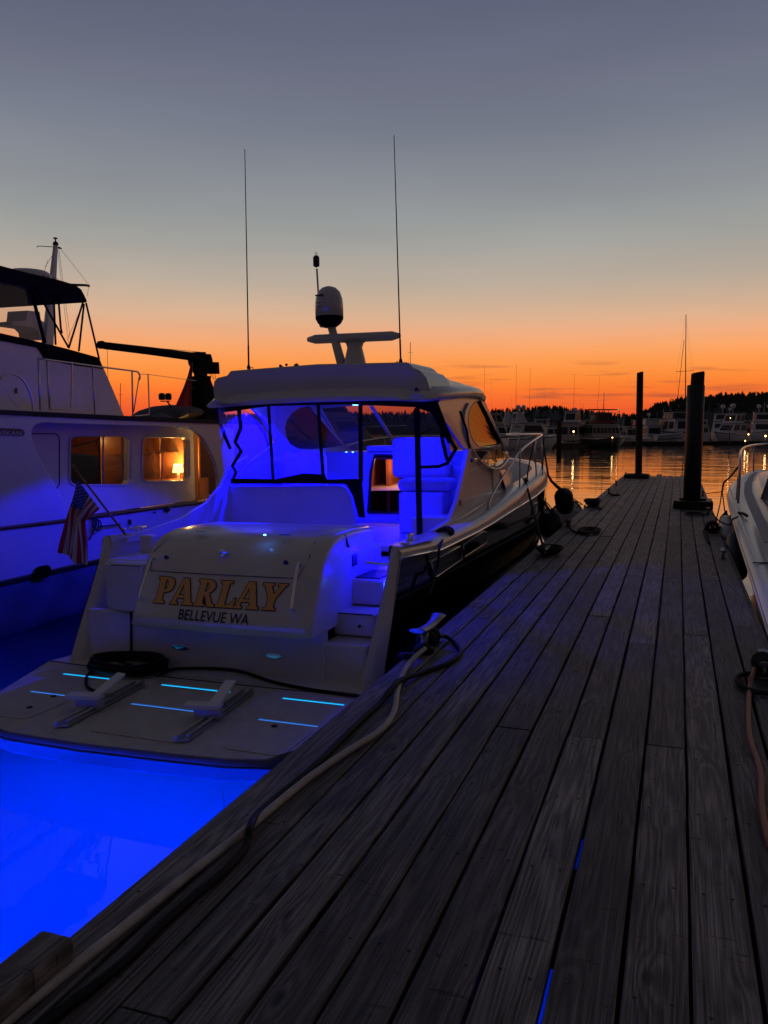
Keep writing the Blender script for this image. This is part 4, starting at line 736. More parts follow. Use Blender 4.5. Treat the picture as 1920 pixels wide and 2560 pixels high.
# underwater lamps on the transom aimed aft, and added glowing strips for the lit water seen through the slots
for x in (-1.1, 0, 1.1):
    lamp('underwater_lamp', (x, -.75, -.20), (0, .020, 1), 42000, .05, boat, 'SPOT', (R(90) - R(16) - R(180), 0, 0), spot_size=R(75), spot_blend=.9)
    lamp('underwater_lamp', (x, -.75, -.20), (0, .045, 1), 9500, .05, boat, 'SPOT', (R(90) - R(40) - R(180), 0, 0), spot_size=R(120), spot_blend=.6)
for x0, x1, y, m_ in ((-1.2, -.68, -.93, 'slot_glow_cyan'), (-.21, .43, -.93, 'slot_glow_cyan'), (.88, 1.39, -.93, 'slot_glow_cyan'), (-1.1, -.56, -1.4, 'slot_glow_dim'), (-.14, .43, -1.4, 'slot_glow_dim'), (.94, 1.40, -1.4, 'slot_glow_dim')): MB().box((x0, y - .0155, ZP - .016), (x1, y + .0145, ZP - .006)).build('slot_glow_strip', m_, boat)
# ------------------------------------------------------------------ things on and around the large boat
def BW(*a, **k): return BM @ B(*a, **k)
def BL(x, y, z): return BM @ Vector((x, y, z))
# dinghy chocks on the platform
def chock(label, a0, a1, arm_lo, arm_hi):
    A0, A1 = B(*a0, z=ZP + .01), B(*a1, z=ZP + .01); ax = (A1 - A0); L = ax.length; ax.normalize(); rt = Vector((ax.y, -ax.x, 0))
    t = empty('dinghy_chock', BM @ A0, 0, label, 'dinghy chock', 'folding dinghy chocks on the swim platform'); t.rotation_euler = boat.rotation_euler
    def q(u, v, w): return ax * u + rt * v + Vector((0, 0, w))
    MB().prism([q(0, -.045, 0), q(.03, .045, 0), q(.03, .045, .015), q(0, -.045, .010)], ax * (L - .03)).build('mounting_rail', 'alloy', t, bevel=.003)
    MB().tube([q(.0, -.030, .03), q(L * .97, -.030, .03)], .010, 6).tube([q(.05, .028, .03), q(L, .028, .03)], .010, 6).build('slide_tube', 'alloy', t)
    l0, h0 = B(*arm_lo, z=ZP + .09) - A0, B(*arm_hi, z=ZP + .19) - A0; d = (h0 - l0).normalized(); w = d.cross(Vector((0, 0, 1))).normalized() * .042
    MB().prism([l0 - w, l0 + w, l0 + w + Vector((0, 0, .02)), l0 - w + Vector((0, 0, .02))], h0 - l0).build('hinged_arm', 'old_gelcoat', t, bevel=.004)
    MB().box((-.15, -.05, 0), (.11, .05, .035), Matrix.Rotation(math.atan2(ax.x, ax.y) * -1 + .12, 3, 'Z'), (0, 0, 0)).build('pad', 'old_gelcoat', t, bevel=.006).location = l0 + Vector((-.05, 0, .0))
    MB().box((-.11, -.035, -.06), (.09, .035, -.002)).build('bracket', 'alloy', t, bevel=.004).location = l0 + Vector((-.02, .0, 0))
    MB().tube([l0 + d * .1 + Vector((0, 0, -.02)), q(L * .62, 0, .03)], .012, 6).build('strut', 'alloy', t)
chock('pale hinged dinghy chock on an alloy rail, in front of the black cable coil', (148, 1820), (352, 1712), (232, 1748), (304, 1688))
chock('pale hinged dinghy chock on an alloy rail, nearer the dock with no cable beside it', (450, 1857), (622, 1732), (530, 1772), (577, 1706))
# cable coil and its lead on the platform
cp = B(318, 1676, z=ZP + .01); rg = random.Random(4); mb = MB(); pts = []
for i in range(14 * 9):
    a = 2 * math.pi * i / 14; k = i // 14; r = .36 + rg.uniform(-.02, .02) - .02 * (k % 3)
    pts.append(BM @ (cp + Vector((r * 1.0 * math.cos(a), r * .62 * math.sin(a) + .02, .02 + .018 * (k % 5) + rg.uniform(0, .006)))))
mb.tube(pts, .0135, 7, curve=True)
lead = [BW(px, py, z=ZP + z_) for px, py, z_ in ((395, 1690, .06), (430, 1674, .02), (480, 1671, .015), (560, 1673, .015), (610, 1681, .015), (680, 1704, .015), (760, 1721, .015), (840, 1733, .015), (910, 1742, .02))]
mb.tube(lead, .0135, 7, curve=True)
mb.tube([BW(px, py, z=ZP + z_) for px, py, z_ in ((330, 1664, .05), (270, 1650, .03), (225, 1682, .015), (215, 1700, .015), (222, 1720, .015), (260, 1735, .015))], .0125, 7, curve=True)
tag(mb.build('cable_coil', 'cable_black'), 'black shore cable coiled on the swim platform with its end running to the dock', 'cable')
# ensign
def ens():
    t = empty('boat_flag', (0, 0, 0), 0, 'stars and stripes flag hanging from an angled staff at the port stern corner', 'flag')
    f0, f1 = BW(318, 1342, y=.22), BW(183, 1166, y=.10)
    MB().tube([f0, f1], [.013, .010], 8).lathe([(0, -.02), (.016, -.012), (.016, .012), (0, .02)], f1, 10).build('flag_staff', 'teak', t)
    hp = [(193, 1198), (212, 1222), (232, 1248), (249, 1272)]
    e0 = [(193, 1198), (188, 1235), (181, 1275), (174, 1320), (162, 1378)]; e1 = [(249, 1272), (232, 1286), (216, 1304), (224, 1352), (232, 1412)]
    def pos(u, v):
        def ev(e, u): k = min(int(u * 4), 3); f = u * 4 - k; return (e[k][0] + (e[k + 1][0] - e[k][0]) * f, e[k][1] + (e[k + 1][1] - e[k][1]) * f)
        a, b = ev(e0, u), ev(e1, u); py_b = 14 * math.sin(v * math.pi) * u
        x = a[0] + (b[0] - a[0]) * v; y = a[1] + (b[1] - a[1]) * v + py_b * .5
        p = B(x, y, y=.12); return BM @ (p + Vector((0, -.06 * u - (.035 * math.sin(v * 11 + u * 2.2) + .015 * math.sin(v * 23 - u * 5)) * min(1, u * 2.5), 0)))
    NU, NV = 40, 39; vs = [pos(i / NU, j / NV) for i in range(NU + 1) for j in range(NV + 1)]; me = bpy.data.meshes.new('flag_cloth'); fs = []; mi = []
    for i in range(NU):
        for j in range(NV):
            a = i * (NV + 1) + j; fs.append((a, a + 1, a + NV + 2, a + NV + 1)); mi.append(2 if (i < 16 and j < 21) else (0 if (j // 3) % 2 == 0 else 1))
    me.from_pydata(vs, [], fs); me.update()
    for m_ in ('flag_red', 'flag_white', 'flag_blue'): me.materials.append(M[m_])
    me.polygons.foreach_set('material_index', mi); me.polygons.foreach_set('use_smooth', [True] * len(fs))
    o = bpy.data.objects.new('flag_cloth', me); COL.objects.link(o); o.parent = t
    sd = MB(); n0 = (pos(.2, .3) - CAM).normalized() * -.006
    for r in range(9):
        for c in range(6 if r % 2 == 0 else 5):
            u = (.4) * ((c * 2 + 1 + (r % 2)) / 12); v = (21 / 39) * ((r + 1) / 10); s5 = []
            for k in range(10):
                a = math.pi * k / 5 + .3; q = .0155 if k % 2 == 0 else .006; s5.append(pos(min(1, max(0, u + q * math.cos(a) * .8)), min(1, max(0, v + q * 1.6 * math.sin(a)))) + n0)
            sd.add(s5, [tuple(range(10))])
    sd.build('flag_stars', 'flag_white', t)
ens()
# fenders
def fender(name, top, bot, r, m, label, group='fenders hung between boats and dock', line=None):
    top, bot = Vector(top), Vector(bot); ax = (bot - top); L = ax.length; t = empty(name, top, 0, label, 'fender', group)
    z = Vector((0, 0, -1)); q = z.rotation_difference(ax.normalized()).to_matrix()
    prof = [(r * .22, 0), (r * .25, -L * .04), (r * .55, -L * .09), (r * .88, -L * .18), (r, -L * .28), (r, -L * .75), (r * .88, -L * .88), (r * .5, -L * .96), (r * .2, -L), (0, -L)]
    MB().lathe(prof, (0, 0, 0), 22, q).build('body', m, t); MB().lathe([(0, .02), (r * .24, .02), (r * .24, -.02), (r * .2, -.03)], (0, 0, 0), 12, q).build('eye', 'black_rubber', t)
    if line: MB().tube([Vector(p) - top for p in line], .009, 6, curve=len(line) > 2).build('fender_line', 'rope', t)
    return t
fender('fender', W(1381, 1279, X=-1.92), W(1376, 1345, X=-1.92), .17, 'fender_black', 'fat black fender between black hull and dock above the near rope heap', line=[W(1381, 1279, X=-1.92), W(1372, 1262, X=-1.95), BW(1312, 1204, x=1.45)])
fender('fender', W(1407, 1226, X=-1.78), W(1414, 1276, X=-1.78), .155, 'fender_black', 'grey black teardrop fender standing up out of the white dinghy')
fender('fender', BL(-1.70, .9, 1.15), BL(-1.74, .75, .45), .16, 'fender_black', 'black fender squeezed between the port stern and the trawler', line=[BL(-1.70, .9, 1.15), BL(-1.52, .9, 1.3)])
fender('fender', W(1838, 1326, X=.79), W(1845, 1450, X=.77), .13, 'fender_black', 'black cylinder fender pressed between the dock and the white runabout', line=[W(1838, 1326, X=.79), W(1852, 1300, X=.88)])
# mooring lines
def line(label, pts, r=.011, m='rope', curve=True): return tag(MB().tube(pts, r, 6, curve=curve).build('mooring_line', m), label, 'mooring line', 'mooring lines holding the boats')
bc = BM @ (B(1312, 1204, x=1.42) + Vector((0, 0, .05)))
line('line from the boat side cleat down to the near rope heap', sag(bc, W(1364, 1388, Z=.08), .02), .016)
line('crossed line from the boat side cleat to the dock cleat by the black fender', [bc, W(1338, 1228, X=-1.95), W(1362, 1258, X=-1.9), W(1385, 1290, X=-1.8), W(1404, 1312, Z=.08)], .018)
line('thick rope from the bow with chafe wrap, tied to the teardrop fender', [BM @ Vector((RX(7.5), 7.5, 2.2)), W(1370, 1186, X=-1.95), W(1378, 1202, X=-1.9), W(1392, 1216, X=-1.85), W(1407, 1228, X=-1.78)], [.011, .035], curve=False)
line('thin tight line from the teardrop fender to the rope heap cleat', [W(1424, 1241, X=-1.76), W(1457, 1262, Z=.05)], .010, curve=False)
line('thin line from the white dinghy to the rope heap cleat', [W(1442, 1269, X=-1.85), W(1452, 1261, Z=.03)], .009, curve=False)
line('thin line hanging from the bow rail at the shoulder', [BM @ Vector((RX(6.1), 6.1, 2.13)), BW(1321, 1170, x=1.43), BW(1318, 1203, x=1.45)], .010)
line('thin line dropping from the rail corner down the hull side', [BM @ Vector((RX(7.1) + .04, 7.1, 2.18)), W(1356, 1205, X=-1.95), W(1357, 1290, X=-1.93)], .008)
sc = BM @ (B(1105, 1345, x=1.42) + Vector((.03, 0, .05)))
line('stern line hanging in loops down the black hull from the quarter cleat', [sc + Vector((-.03, .05, .02)), sc, W(1098, 1372, X=-2.02), W(1096, 1400, X=-2.02), W(1090, 1430, X=-2.02), W(1086, 1440, X=-2.0), W(1080, 1462, X=-2.0), W(1073, 1485, X=-2.0)], .013)
mb = MB()
for k in range(5): mb.tube([sc + Vector((.07 * math.cos(a), -.06 + .03 * k + .01 * math.sin(a), .0 + .05 * math.sin(a))) for a in [2 * math.pi * j / 10 for j in range(11)]], .017, 6)
tag(mb.build('rope_wrap', 'rope'), 'dark rope turns heaped on the quarter cleat of the large boat', 'rope')
# small white dinghy between hull and dock
def dinghy():
    c = W(1400, 1282, X=-2.15); t = empty('dinghy', (c.x, c.y, WZ), R(2), 'small white dinghy with a curved two humped gunwale between the hull and the dock', 'dinghy')
    rows = []
    for k in range(11):
        f = k / 10; y = f * 2.0; w = .40 * (1 - max(0, (f - .55) / .45) ** 2.2) + .01; zs = .64 + .10 * math.cos(f * 13) + .05 * f
        rows.append([(w, y, zs), (w * 1.08, y, zs - .05), (w * .98, y, .30), (w * .6, y, .02), (0, y, -.08), (-w * .6, y, .02), (-w * .98, y, .30), (-w * 1.08, y, zs - .05), (-w, y, zs)])
    h = MB().loft(rows); h.f.append(tuple(range(9))[::-1]); h.sm.append(False); h.build('hull', 'old_gelcoat', t)
    MB().tube([(r[0][0], r[0][1], r[0][2]) for r in rows] + [(r[-1][0], r[-1][1], r[-1][2]) for r in rows[::-1]], .022, 6).build('gunwale', 'black_rubber', t)
    rows = [[(r[0][0] * .93, r[0][1] + .02, .40 + .0 * r[0][1]), (r[-1][0] * .93, r[0][1] + .02, .40)] for r in rows]; MB().loft(rows).build('floor', 'gelcoat_deck', t)
    for y, s in ((0.15, .07), (.8, .07)): MB().lathe([(0, .0), (.02, .0), (.02, .03), (0, .04)], (.37, y, .66), 8).build('chrome_fitting', 'chrome', t)
dinghy()
# ------------------------------------------------------------------ the trawler on the far side of the berth (X is its visible side plane)
TX = -7.0
def T(px, py, dx=0): return W(px, py, X=TX + dx)
tr0 = empty('trawler', (TX - 1.9, 8.5, WZ), 0, 'white cabin trawler with lit saloon windows, flybridge and bimini on the left of the berth', 'boat')
TO = tr0.location.copy()
def tb(mb, name, m, parent=None, **k):
    mb.v = [(x - TO.x, y - TO.y, z - TO.z) for x, y, z in mb.v]; return mb.build(name, m, parent or tr0, **k)
def poly(pts, dx=0, th=.04): return MB().prism([T(px, py, dx) for px, py in pts], (-th, 0, 0))
# hull: bow towards the camera side, stern away
stn = [-4.2, -3.8, -3, -2, -.5, 1, 3, 5, 8, 11, 14, 16, 16.3]
def tw(y): return itp(y, [-4.2, -3.8, -3, -2, -.5, 1, 3, 5, 14, 16.3], [.03, .35, .85, 1.25, 1.6, 1.78, 1.88, 1.9, 1.9, 1.75])
def tzs(y): return itp(y, [-4.2, -2, 1, 4, 7, 11, 16], [1.15, .95, .72, .55, .455, .40, .42])
CXT = TX - 1.9; rows = []
for y in stn:
    w = tw(y); zs = tzs(y); pr_ = [(w, zs), (w * .995, zs - .3), (w * .985, -.14 if y > 3 else -.05), (w * .975, -.22 if y > 3 else -.14), (w * .96, -.62), (w * .9, -.95), (w * .3, -1.5)]
    rows.append([(CXT + x, y + (0 if y > -3 else (zs - z) * .25), z) for x, z in pr_] + [(CXT - x, y + (0 if y > -3 else (zs - z) * .25), z) for x, z in pr_[::-1]])
up = MB(); up.loft([r[:3] for r in rows]); up.loft([r[-3:] for r in rows]); tb(up, 'hull', 'old_gelcoat')
lo = MB(); lo.loft([r[3:-3] for r in rows]); n = len(rows[0]) ; tb(lo, 'lower_hull', 'boot_paint')
kn = MB(); kn.loft([[r[2], (r[2][0] + .02, r[2][1], r[2][2] - .015), r[3]] for r in rows]); kn.loft([[r[-3], (r[-3][0] - .02, r[-3][1], r[-3][2] - .015), r[-4]] for r in rows]); tb(kn, 'knuckle_rail', 'far_dark')
MBt = MB(); MBt.loft([[rows[-1][0], rows[-1][-1]], [rows[-1][4], rows[-1][-5]], [rows[-1][6], rows[-1][-7]]]); tb(MBt, 'transom', 'old_gelcoat')
tb(MB().loft([[(r[0][0] - .02, r[0][1], r[0][2] - .05), (r[-1][0] + .02, r[-1][1], r[-1][2] - .05)] for r in rows]), 'side_deck', 'gelcoat_deck')
rub = [T(px, py, .012) for px, py in ((-160, 1338), (0, 1321), (175, 1300), (290, 1284), (400, 1269), (500, 1257), (620, 1244))]
tb(MB().tube(rub, .022, 6, curve=True), 'rub_rail', 'dark_wood')
p = T(108, 1430, .012); tb(MB().prism([(p.x, p.y + .062 * 2.1 * a, p.z + .075 * b) for a, b in [(math.copysign(abs(math.cos(t_)) ** .7, math.cos(t_)), math.copysign(abs(math.sin(t_)) ** .7, math.sin(t_))) for t_ in [2 * math.pi * k / 20 for k in range(20)]]], (-.02, 0, 0)), 'porthole', 'tinted')
# wing of the bulwark sweeping up to the boat deck
wing = [(-200, 1045), (128, 1047), (128, 1056), (104, 1057), (88, 1063), (79, 1076), (80, 1095), (92, 1130), (120, 1183), (150, 1236), (178, 1296), (0, 1319), (-200, 1343)]
tb(poly(wing, .004, .05), 'bulwark_wing', 'old_gelcoat', bevel=.01)
top = [(128, 1047), (560, 1062), (560, 1073), (440, 1066), (128, 1057)]
tb(poly(top, .003, .05), 'boat_deck_fascia', 'old_gelcoat')
q = [(478, 1064), (560, 1068), (585, 1074), (590, 1248), (546, 1252), (545, 1190), (538, 1158), (524, 1126), (510, 1100), (496, 1084), (478, 1074)]
tb(poly(q, .0, .05), 'aft_wing', 'old_gelcoat', bevel=.01)
arc = [T(px, py, .012) for px, py in ((440, 1067), (478, 1073), (496, 1083), (510, 1099), (524, 1125), (538, 1157), (545, 1190))]; tb(MB().tube(arc, .014, 6, curve=True), 'wing_trim', 'old_gelcoat')
# boat deck slab and moulding
d0, d1 = T(-200, 1026), T(620, 1053)
tb(MB().prism([T(-200, 1028), T(560, 1052), T(560, 1062), T(-200, 1045)], (-3.75, 0, 0)), 'boat_deck', 'old_gelcoat')
tb(MB().prism([T(-200, 1016, .03), T(0, 1024, .03), T(300, 1039, .03), T(560, 1050, .03), T(560, 1060, .03), T(300, 1051, .03), T(0, 1036, .03), T(-200, 1030, .03)], (-.05, 0, 0)), 'deck_moulding', 'piling_wood')
# cabin side, recessed, with real window openings
CD = -.42
def cw(px, py): p = W(px, py, X=TX + CD); return (p.y, p.z)
def crr(x0, y0, x1, y1, r=14):
    return [cw(x, y) for x, y in rrect(x0, y0, x1, y1, r)]
wins = [crr(173, 1089, 326, 1213, 16), crr(354, 1092, 473, 1204, 15)]
outer = [cw(60, 1045), cw(488, 1060), cw(488, 1250), cw(60, 1312)]
outer = [cw(-100, 1045)] + outer[1:3] + [cw(-100, 1330)]
def tpanel(name, outer, holes, X, th, m):
    o = panel(name, outer, holes, lambda a, b: (X - TO.x, a - TO.y, b - TO.z), (-th, 0, 0), m, tr0); return o
tpanel('cabin_side', outer, wins, TX + CD, .11, 'old_gelcoat')
for w_, px in zip(wins, (250, 413)):
    fr = MB().tube([(TX + CD + .006, a, b) for a, b in w_ + [w_[0]]], .015, 6); f = tb(fr, 'cabin_window', 'old_gelcoat')
    g = MB().prism([(TX + CD - .05, a, b) for a, b in w_], (-.004, 0, 0)); tb(g, 'glass_pane', 'glass', f)
    a, b = T(px + (8 if px < 300 else -8), 1091, CD - .02), T(px + (8 if px < 300 else -8), 1211, CD - .02); tb(MB().tube([a, b], .012, 6), 'mullion', 'alloy', f)
dr = [cw(x, y) for x, y in rrect(40, 1084, 148, 1222, 14)]
tb(MB().tube([(TX + CD + .004, a, b) for a, b in dr + [dr[0]]], .007, 5), 'door_outline', 'far_dark')
q = [T(px, py, CD + .01) for px, py in ((420, 1064), (423, 1064), (430, 1256), (420, 1258))]
tb(MB().prism([T(484, 1062, CD + .006), T(494, 1062, CD + .006), T(497, 1258, CD + .006), T(489, 1258, CD + .006)], (-.06, 0, 0)), 'door_post', 'cherry')
tb(MB().prism([T(480, 1058, CD - .5), T(680, 1062, CD - .5), T(680, 1262, CD - .5), T(480, 1262, CD - .5)], (-.04, 0, 0)), 'doorway_shade_sheet', 'far_dark')  # dark sheet standing in for the shade inside the aft doorway
# saloon interior: teak bulkheads, shelf, table, far side wall with openings
IX = TX + CD - 2.9
y0_, y1_ = cw(-100, 1100)[0], cw(488, 1100)[0]; zf = .05; zt3 = cw(300, 1066)[1]
farw = [[(y0_ + .4 + k * 1.55, .70), (y0_ + 1.6 + k * 1.55, .70), (y0_ + 1.6 + k * 1.55, 1.35), (y0_ + .4 + k * 1.55, 1.35)] for k in range(int((y1_ - y0_ - .5) / 1.55))]
tpanel('far_cabin_side', [(y0_, zf), (y1_, zf), (y1_, 1.62), (y0_, 1.62)], farw, IX, .05, 'cherry')
tb(MB().box((IX, y0_, zf - .03), (TX + CD - .06, y1_, zf)), 'saloon_floor', 'cherry')
wa = W(440, 1100, X=TX + CD - .5); tb(MB().box((TX + CD - 1.7, wa.y + .08, zf), (TX + CD - .115, wa.y + .12, 1.60)), 'aft_bulkhead', 'cherry')
wb_ = W(215, 1100, X=TX + CD - .5); tb(MB().box((TX + CD - 1.5, wb_.y, zf), (TX + CD - .3, wb_.y + .05, 1.60)), 'saloon_partition', 'dark_wood')
wc = W(292, 1100, X=TX + CD - .3); tb(MB().box((TX + CD - .55, wc.y - .05, zf), (TX + CD - .09, wc.y + .22, 1.60)), 'galley_cupboard', 'cherry')
wd = W(415, 1100, X=TX + CD - .6); tb(MB().box((TX + CD - .9, wd.y + .1, 1.12), (TX + CD - .5, wd.y + .32, 1.15)).box((TX + CD - .86, wd.y + .1, .5), (TX + CD - .80, wd.y + .16, 1.60)), 'saloon_shelf', 'cherry')
lp_ = W(446, 1196, X=TX + CD - .42)
tb(MB().box((TX + CD - .8, lp_.y - .5, zf), (TX + CD - .15, lp_.y + .5, lp_.z - .01)), 'side_table', 'cherry')
for px in (367, 305): a = T(px, 1095, CD - .07); b = T(px + 3, 1128 if px > 350 else 1200, CD - .07); tb(MB().loft([[(a.x, a.y + dx_, a.z), (b.x, b.y + dx_ * .6, b.z)] for dx_ in (-.03, -.01, .015, .035)]), 'window_curtain', 'cushion')
tl = empty('table_lamp', lp_, 0, 'lit table lamp with a warm white shade seen through the aft saloon window', 'lamp')
MB().lathe([(0, 0), (.032, .0), (.032, .008), (.012, .014), (.022, .035), (.026, .065), (.014, .095), (.008, .11)], (0, 0, 0), 16).build('lamp_base', 'cushion', tl)
sh_ = MB().lathe([(.094, .10), (.072, .235)], (0, 0, 0), 24); sh_.f = [f for f in sh_.f if len(f) == 4]; sh_.sm = [True] * len(sh_.f); sh_.build('lamp_shade', 'lamp_shade', tl)
lamp('lamp_bulb', (0, 0, .26), (1, .52, .12), 40, .03, tl)
lamp('lamp_bulb', (0, 0, .085), (1, .52, .12), 12, .02, tl)
lamp('saloon_fill_lamp', (TX + CD - .75 - TO.x, wc.y - .35 - TO.y, 1.35 - TO.z), (1, .5, .14), 7, .04, tr0)  # unseen warm fill added so the forward window reads amber
# name board
nbp = [T(px, py, .02) for px, py in ((-80, 1066), (52, 1072), (60, 1076), (63, 1083), (58, 1090), (-80, 1086))]
nbo = tb(MB().prism(nbp, (-.015, 0, 0)), 'name_board', 'dark_wood', bevel=.004)
a = T(-32, 1086.5, .024); b = T(54, 1089, .024); tt = T(-32, 1071, .024)
text_part('ALASKAN', 'board_lettering', 'flag_white', tr0, a - TO, b - a, Vector((0, 0, 1)), (tt - a).length * .72, (b - a).length, .002)
# flybridge
FD = -.45
def fpoly(pts, dx=0, th=.05): return MB().prism([T(px, py, FD + dx) for px, py in pts], (-th, 0, 0))
side = [(-200, 832), (0, 850), (95, 868), (258, 918), (312, 1044), (-200, 1024)]
tb(fpoly(side), 'flybridge_side', 'old_gelcoat', bevel=.01)
tb(MB().prism([T(px, py, FD - 2.7) for px, py in side], (-.05, 0, 0)), 'flybridge_side', 'old_gelcoat')
a, b = T(258, 905, FD), T(312, 1044, FD); tb(MB().add([(a.x - .05, a.y - .01, a.z - .05), (a.x - 2.7, a.y - .01, a.z - .05), (b.x - 2.7, b.y - .01, b.z), (b.x - .05, b.y - .01, b.z)], [(0, 1, 2, 3)]), 'flybridge_back', 'old_gelcoat')
can = [(-200, 806), (0, 832), (93, 853), (170, 872), (245, 893), (250, 898), (260, 922), (180, 912), (112, 897), (106, 884), (95, 869), (0, 851), (-200, 826)]
tb(fpoly(can, .02), 'weather_cloth', 'canvas', bevel=.01)
bim = [(-200, 608), (0, 662), (60, 678), (150, 699), (190, 711), (205, 722), (213, 737), (222, 756), (205, 757), (150, 738), (75, 715), (0, 701), (-200, 660)]
tb(MB().prism([T(px, py, FD + .05) for px, py in bim], (-2.6, 0, 0)), 'bimini', 'canvas', bevel=.03)
fr = MB()
for q in (((75, 715), (112, 857)), ((88, 720), (172, 870)), ((207, 757), (172, 870)), ((210, 760), (197, 878)), ((145, 735), (152, 820), (155, 833)), ((215, 757), (248, 898)), ((134, 732), (139, 862))):
    fr.tube([T(x, y, FD - .02) for x, y in q], .022 if q[0][0] in (75,) else .013, 6)
tb(fr, 'bimini_frame', 'canvas')
tb(MB().add([T(-200, 655, FD - .05), T(75, 715, FD - .05), T(112, 855, FD - .05), T(-200, 806, FD - .05)], [(0, 1, 2, 3)]), 'side_sheet', 'clear_vinyl')
for q in (((0, 715), (50, 708), (130, 712)), ): tb(MB().tube([T(x, y, FD - .6) for x, y in q], .012, 6), 'bimini_bow', 'steel')
# mast with radar dome, boom and rigging
MD = -1.6
def mt(px, py): return T(px, py, MD)
m0, m1 = mt(118, 868), mt(139, 612)
def quad_tube(a, b, wa_, wb_): return MB().loft([[a + Vector((x * wa_ * .5, y * wa_, 0)) for x, y in ((1, 1), (-1, 1), (-1, -1), (1, -1))], [b + Vector((x * wb_ * .5, y * wb_, 0)) for x, y in ((1, 1), (-1, 1), (-1, -1), (1, -1))]], closed=True, smooth=False)
tb(quad_tube(m0, m1, .085, .034), 'mast', 'old_gelcoat', bevel=.01)
tb(MB().lathe([(.045, 0), (.03, .04), (.01, .05), (.01, .08), (.03, .085), (.03, .10), (0, .105)], m1, 12), 'mast_cap', 'black_plastic')
tb(MB().tube([mt(150, 618), mt(96, 615), mt(92, 618)], .006, 5).tube([mt(146, 620), mt(153, 621)], .012, 5), 'wind_vane', 'black_plastic')
c = mt(73, 702); rd = tb(MB().lathe([(.26, -.06), (.29, -.04), (.30, .02), (.285, .10), (.24, .13), (0, .145)], c, 30), 'radar_dome', 'old_gelcoat')
a = c + Vector((.296, -.10, -.012)); text_part('FURUNO', 'dome_lettering', 'letter_black', tr0, mt(64, 697) + Vector((.30, 0, -.01)) - TO, Vector((-.10, .99, 0)), Vector((0, 0, 1)), .058, .34, .004)
tb(MB().prism([mt(28, 805), mt(65, 801), mt(68, 776), mt(100, 779), mt(103, 800), mt(112, 806), mt(118, 850), mt(98, 848), mt(94, 830), (mt(84, 820)), mt(30, 812)], (-.35, 0, 0)), 'radar_bracket', 'old_gelcoat', bevel=.01)
tb(MB().lathe([(.06, 0), (.07, .03), (.05, .08), (0, .10)], mt(97, 740), 12).box(tuple(mt(86, 736) - Vector((.1, 0, .03))), tuple(mt(106, 730) + Vector((.1, 0, .0)))), 'mast_light', 'alloy')
rg_ = MB()
for q in (((150, 620), (223, 713)), ((147, 622), (176, 850)), ((144, 622), (172, 868)), ((120, 650), (108, 690)), ((222, 716), (218, 740)), ((130, 640), (112, 668)), ((205, 765), (168, 850))): rg_.tube([mt(x, y) for x, y in q], .0035, 4)
tb(rg_, 'rigging', 'steel')
tb(MB().tube([mt(170, 712), mt(214, 713), mt(223, 715)], [.022, .018], 6), 'mast_boom', 'black_plastic')
# rails
RD = -.1
rl = MB()
for q, r in ((((95, 896), (258, 918), (335, 928), (346, 932), (350, 942), (348, 950)), .012), (((96, 896), (100, 1026)), .012), (((117, 900), (124, 1024)), .012), (((180, 904), (178, 1008), (174, 1018), (164, 1021), (124, 1022)), .011), (((231, 915), (237, 1036)), .011), (((330, 929), (332, 1042)), .011), (((348, 942), (334, 1030)), .008), (((370, 935), (373, 1028), (369, 1036), (358, 1038), (334, 1040)), .009), (((0, 948), (10, 938), (30, 935), (52, 945), (70, 970), (80, 1000), (82, 1026)), .012)):
    rl.tube([T(x, y, RD) for x, y in q], r, 6, curve=len(q) > 3)
tb(rl, 'deck_rail', 'steel')
tb(MB().tube([T(350, 935, RD), T(370, 936, RD), T(490, 952, RD)], .004, 4).tube([T(0, 955, RD), T(45, 1022, RD)], .004, 4), 'guard_wire', 'steel')
tb(MB().prism([T(38, 970, FD + .01), T(42, 970, FD + .01), T(42, 984, FD + .01), T(38, 984, FD + .01)], (.01, 0, 0)), 'deck_vent', 'black_plastic')
# davit crane
KD = -1.0
cr = empty('davit_crane', T(500, 1050, KD), 0, 'dark davit crane with a long boom on the aft boat deck of the trawler', 'crane'); CO = cr.location.copy()
def kb(mb, name, m, **k): mb.v = [(x - CO.x, y - CO.y, z - CO.z) for x, y, z in mb.v]; return mb.build(name, m, cr, **k)
K = lambda x, y: T(x, y, KD)
kb(MB().loft([[K(x, y) + Vector((.5 * w * (K(510, y) - K(490, y)).length / 20 * c, 0, 0)) + (K(x + 1, y) - K(x, y)) * (w / 2 * s_) for c, s_ in ((1, -1), (1, 1), (-1, 1), (-1, -1))] for x, y, w in ((498, 1052, 56), (500, 1000, 36), (503, 950, 19), (502, 940, 20))], closed=True, smooth=False), 'pedestal', 'canvas', bevel=.01)
kb(MB().loft([[K(x, y) + Vector((.055 * c, 0, 0)) + (K(x + 1, y) - K(x, y)) * (w / 2 * s_) for c, s_ in ((1, -1), (1, 1), (-1, 1), (-1, -1))] for x, y, w in ((502, 942, 22), (501, 915, 18), (497, 888, 28), (497, 880, 22))], closed=True, smooth=False), 'column', 'canvas', bevel=.01)
kb(MB().tube([K(252, 863), K(262, 864), K(380, 878), K(492, 893)], [.045, .075], 10), 'boom', 'canvas')
kb(MB().lathe([(0, -.05), (.055, -.04), (.06, 0), (.055, .04), (0, .05)], K(253, 862), 14, Matrix.Rotation(R(90), 3, 'Y')), 'sheave_head', 'canvas')
kb(MB().prism([K(490, 884), K(528, 885), K(532, 898), K(535, 934), (K(508, 935)), K(495, 910)], (-.2, 0, 0)).prism([K(531, 905), K(548, 905), K(550, 935), K(534, 934)], (-.2, 0, 0)), 'winch_box', 'canvas', bevel=.01)
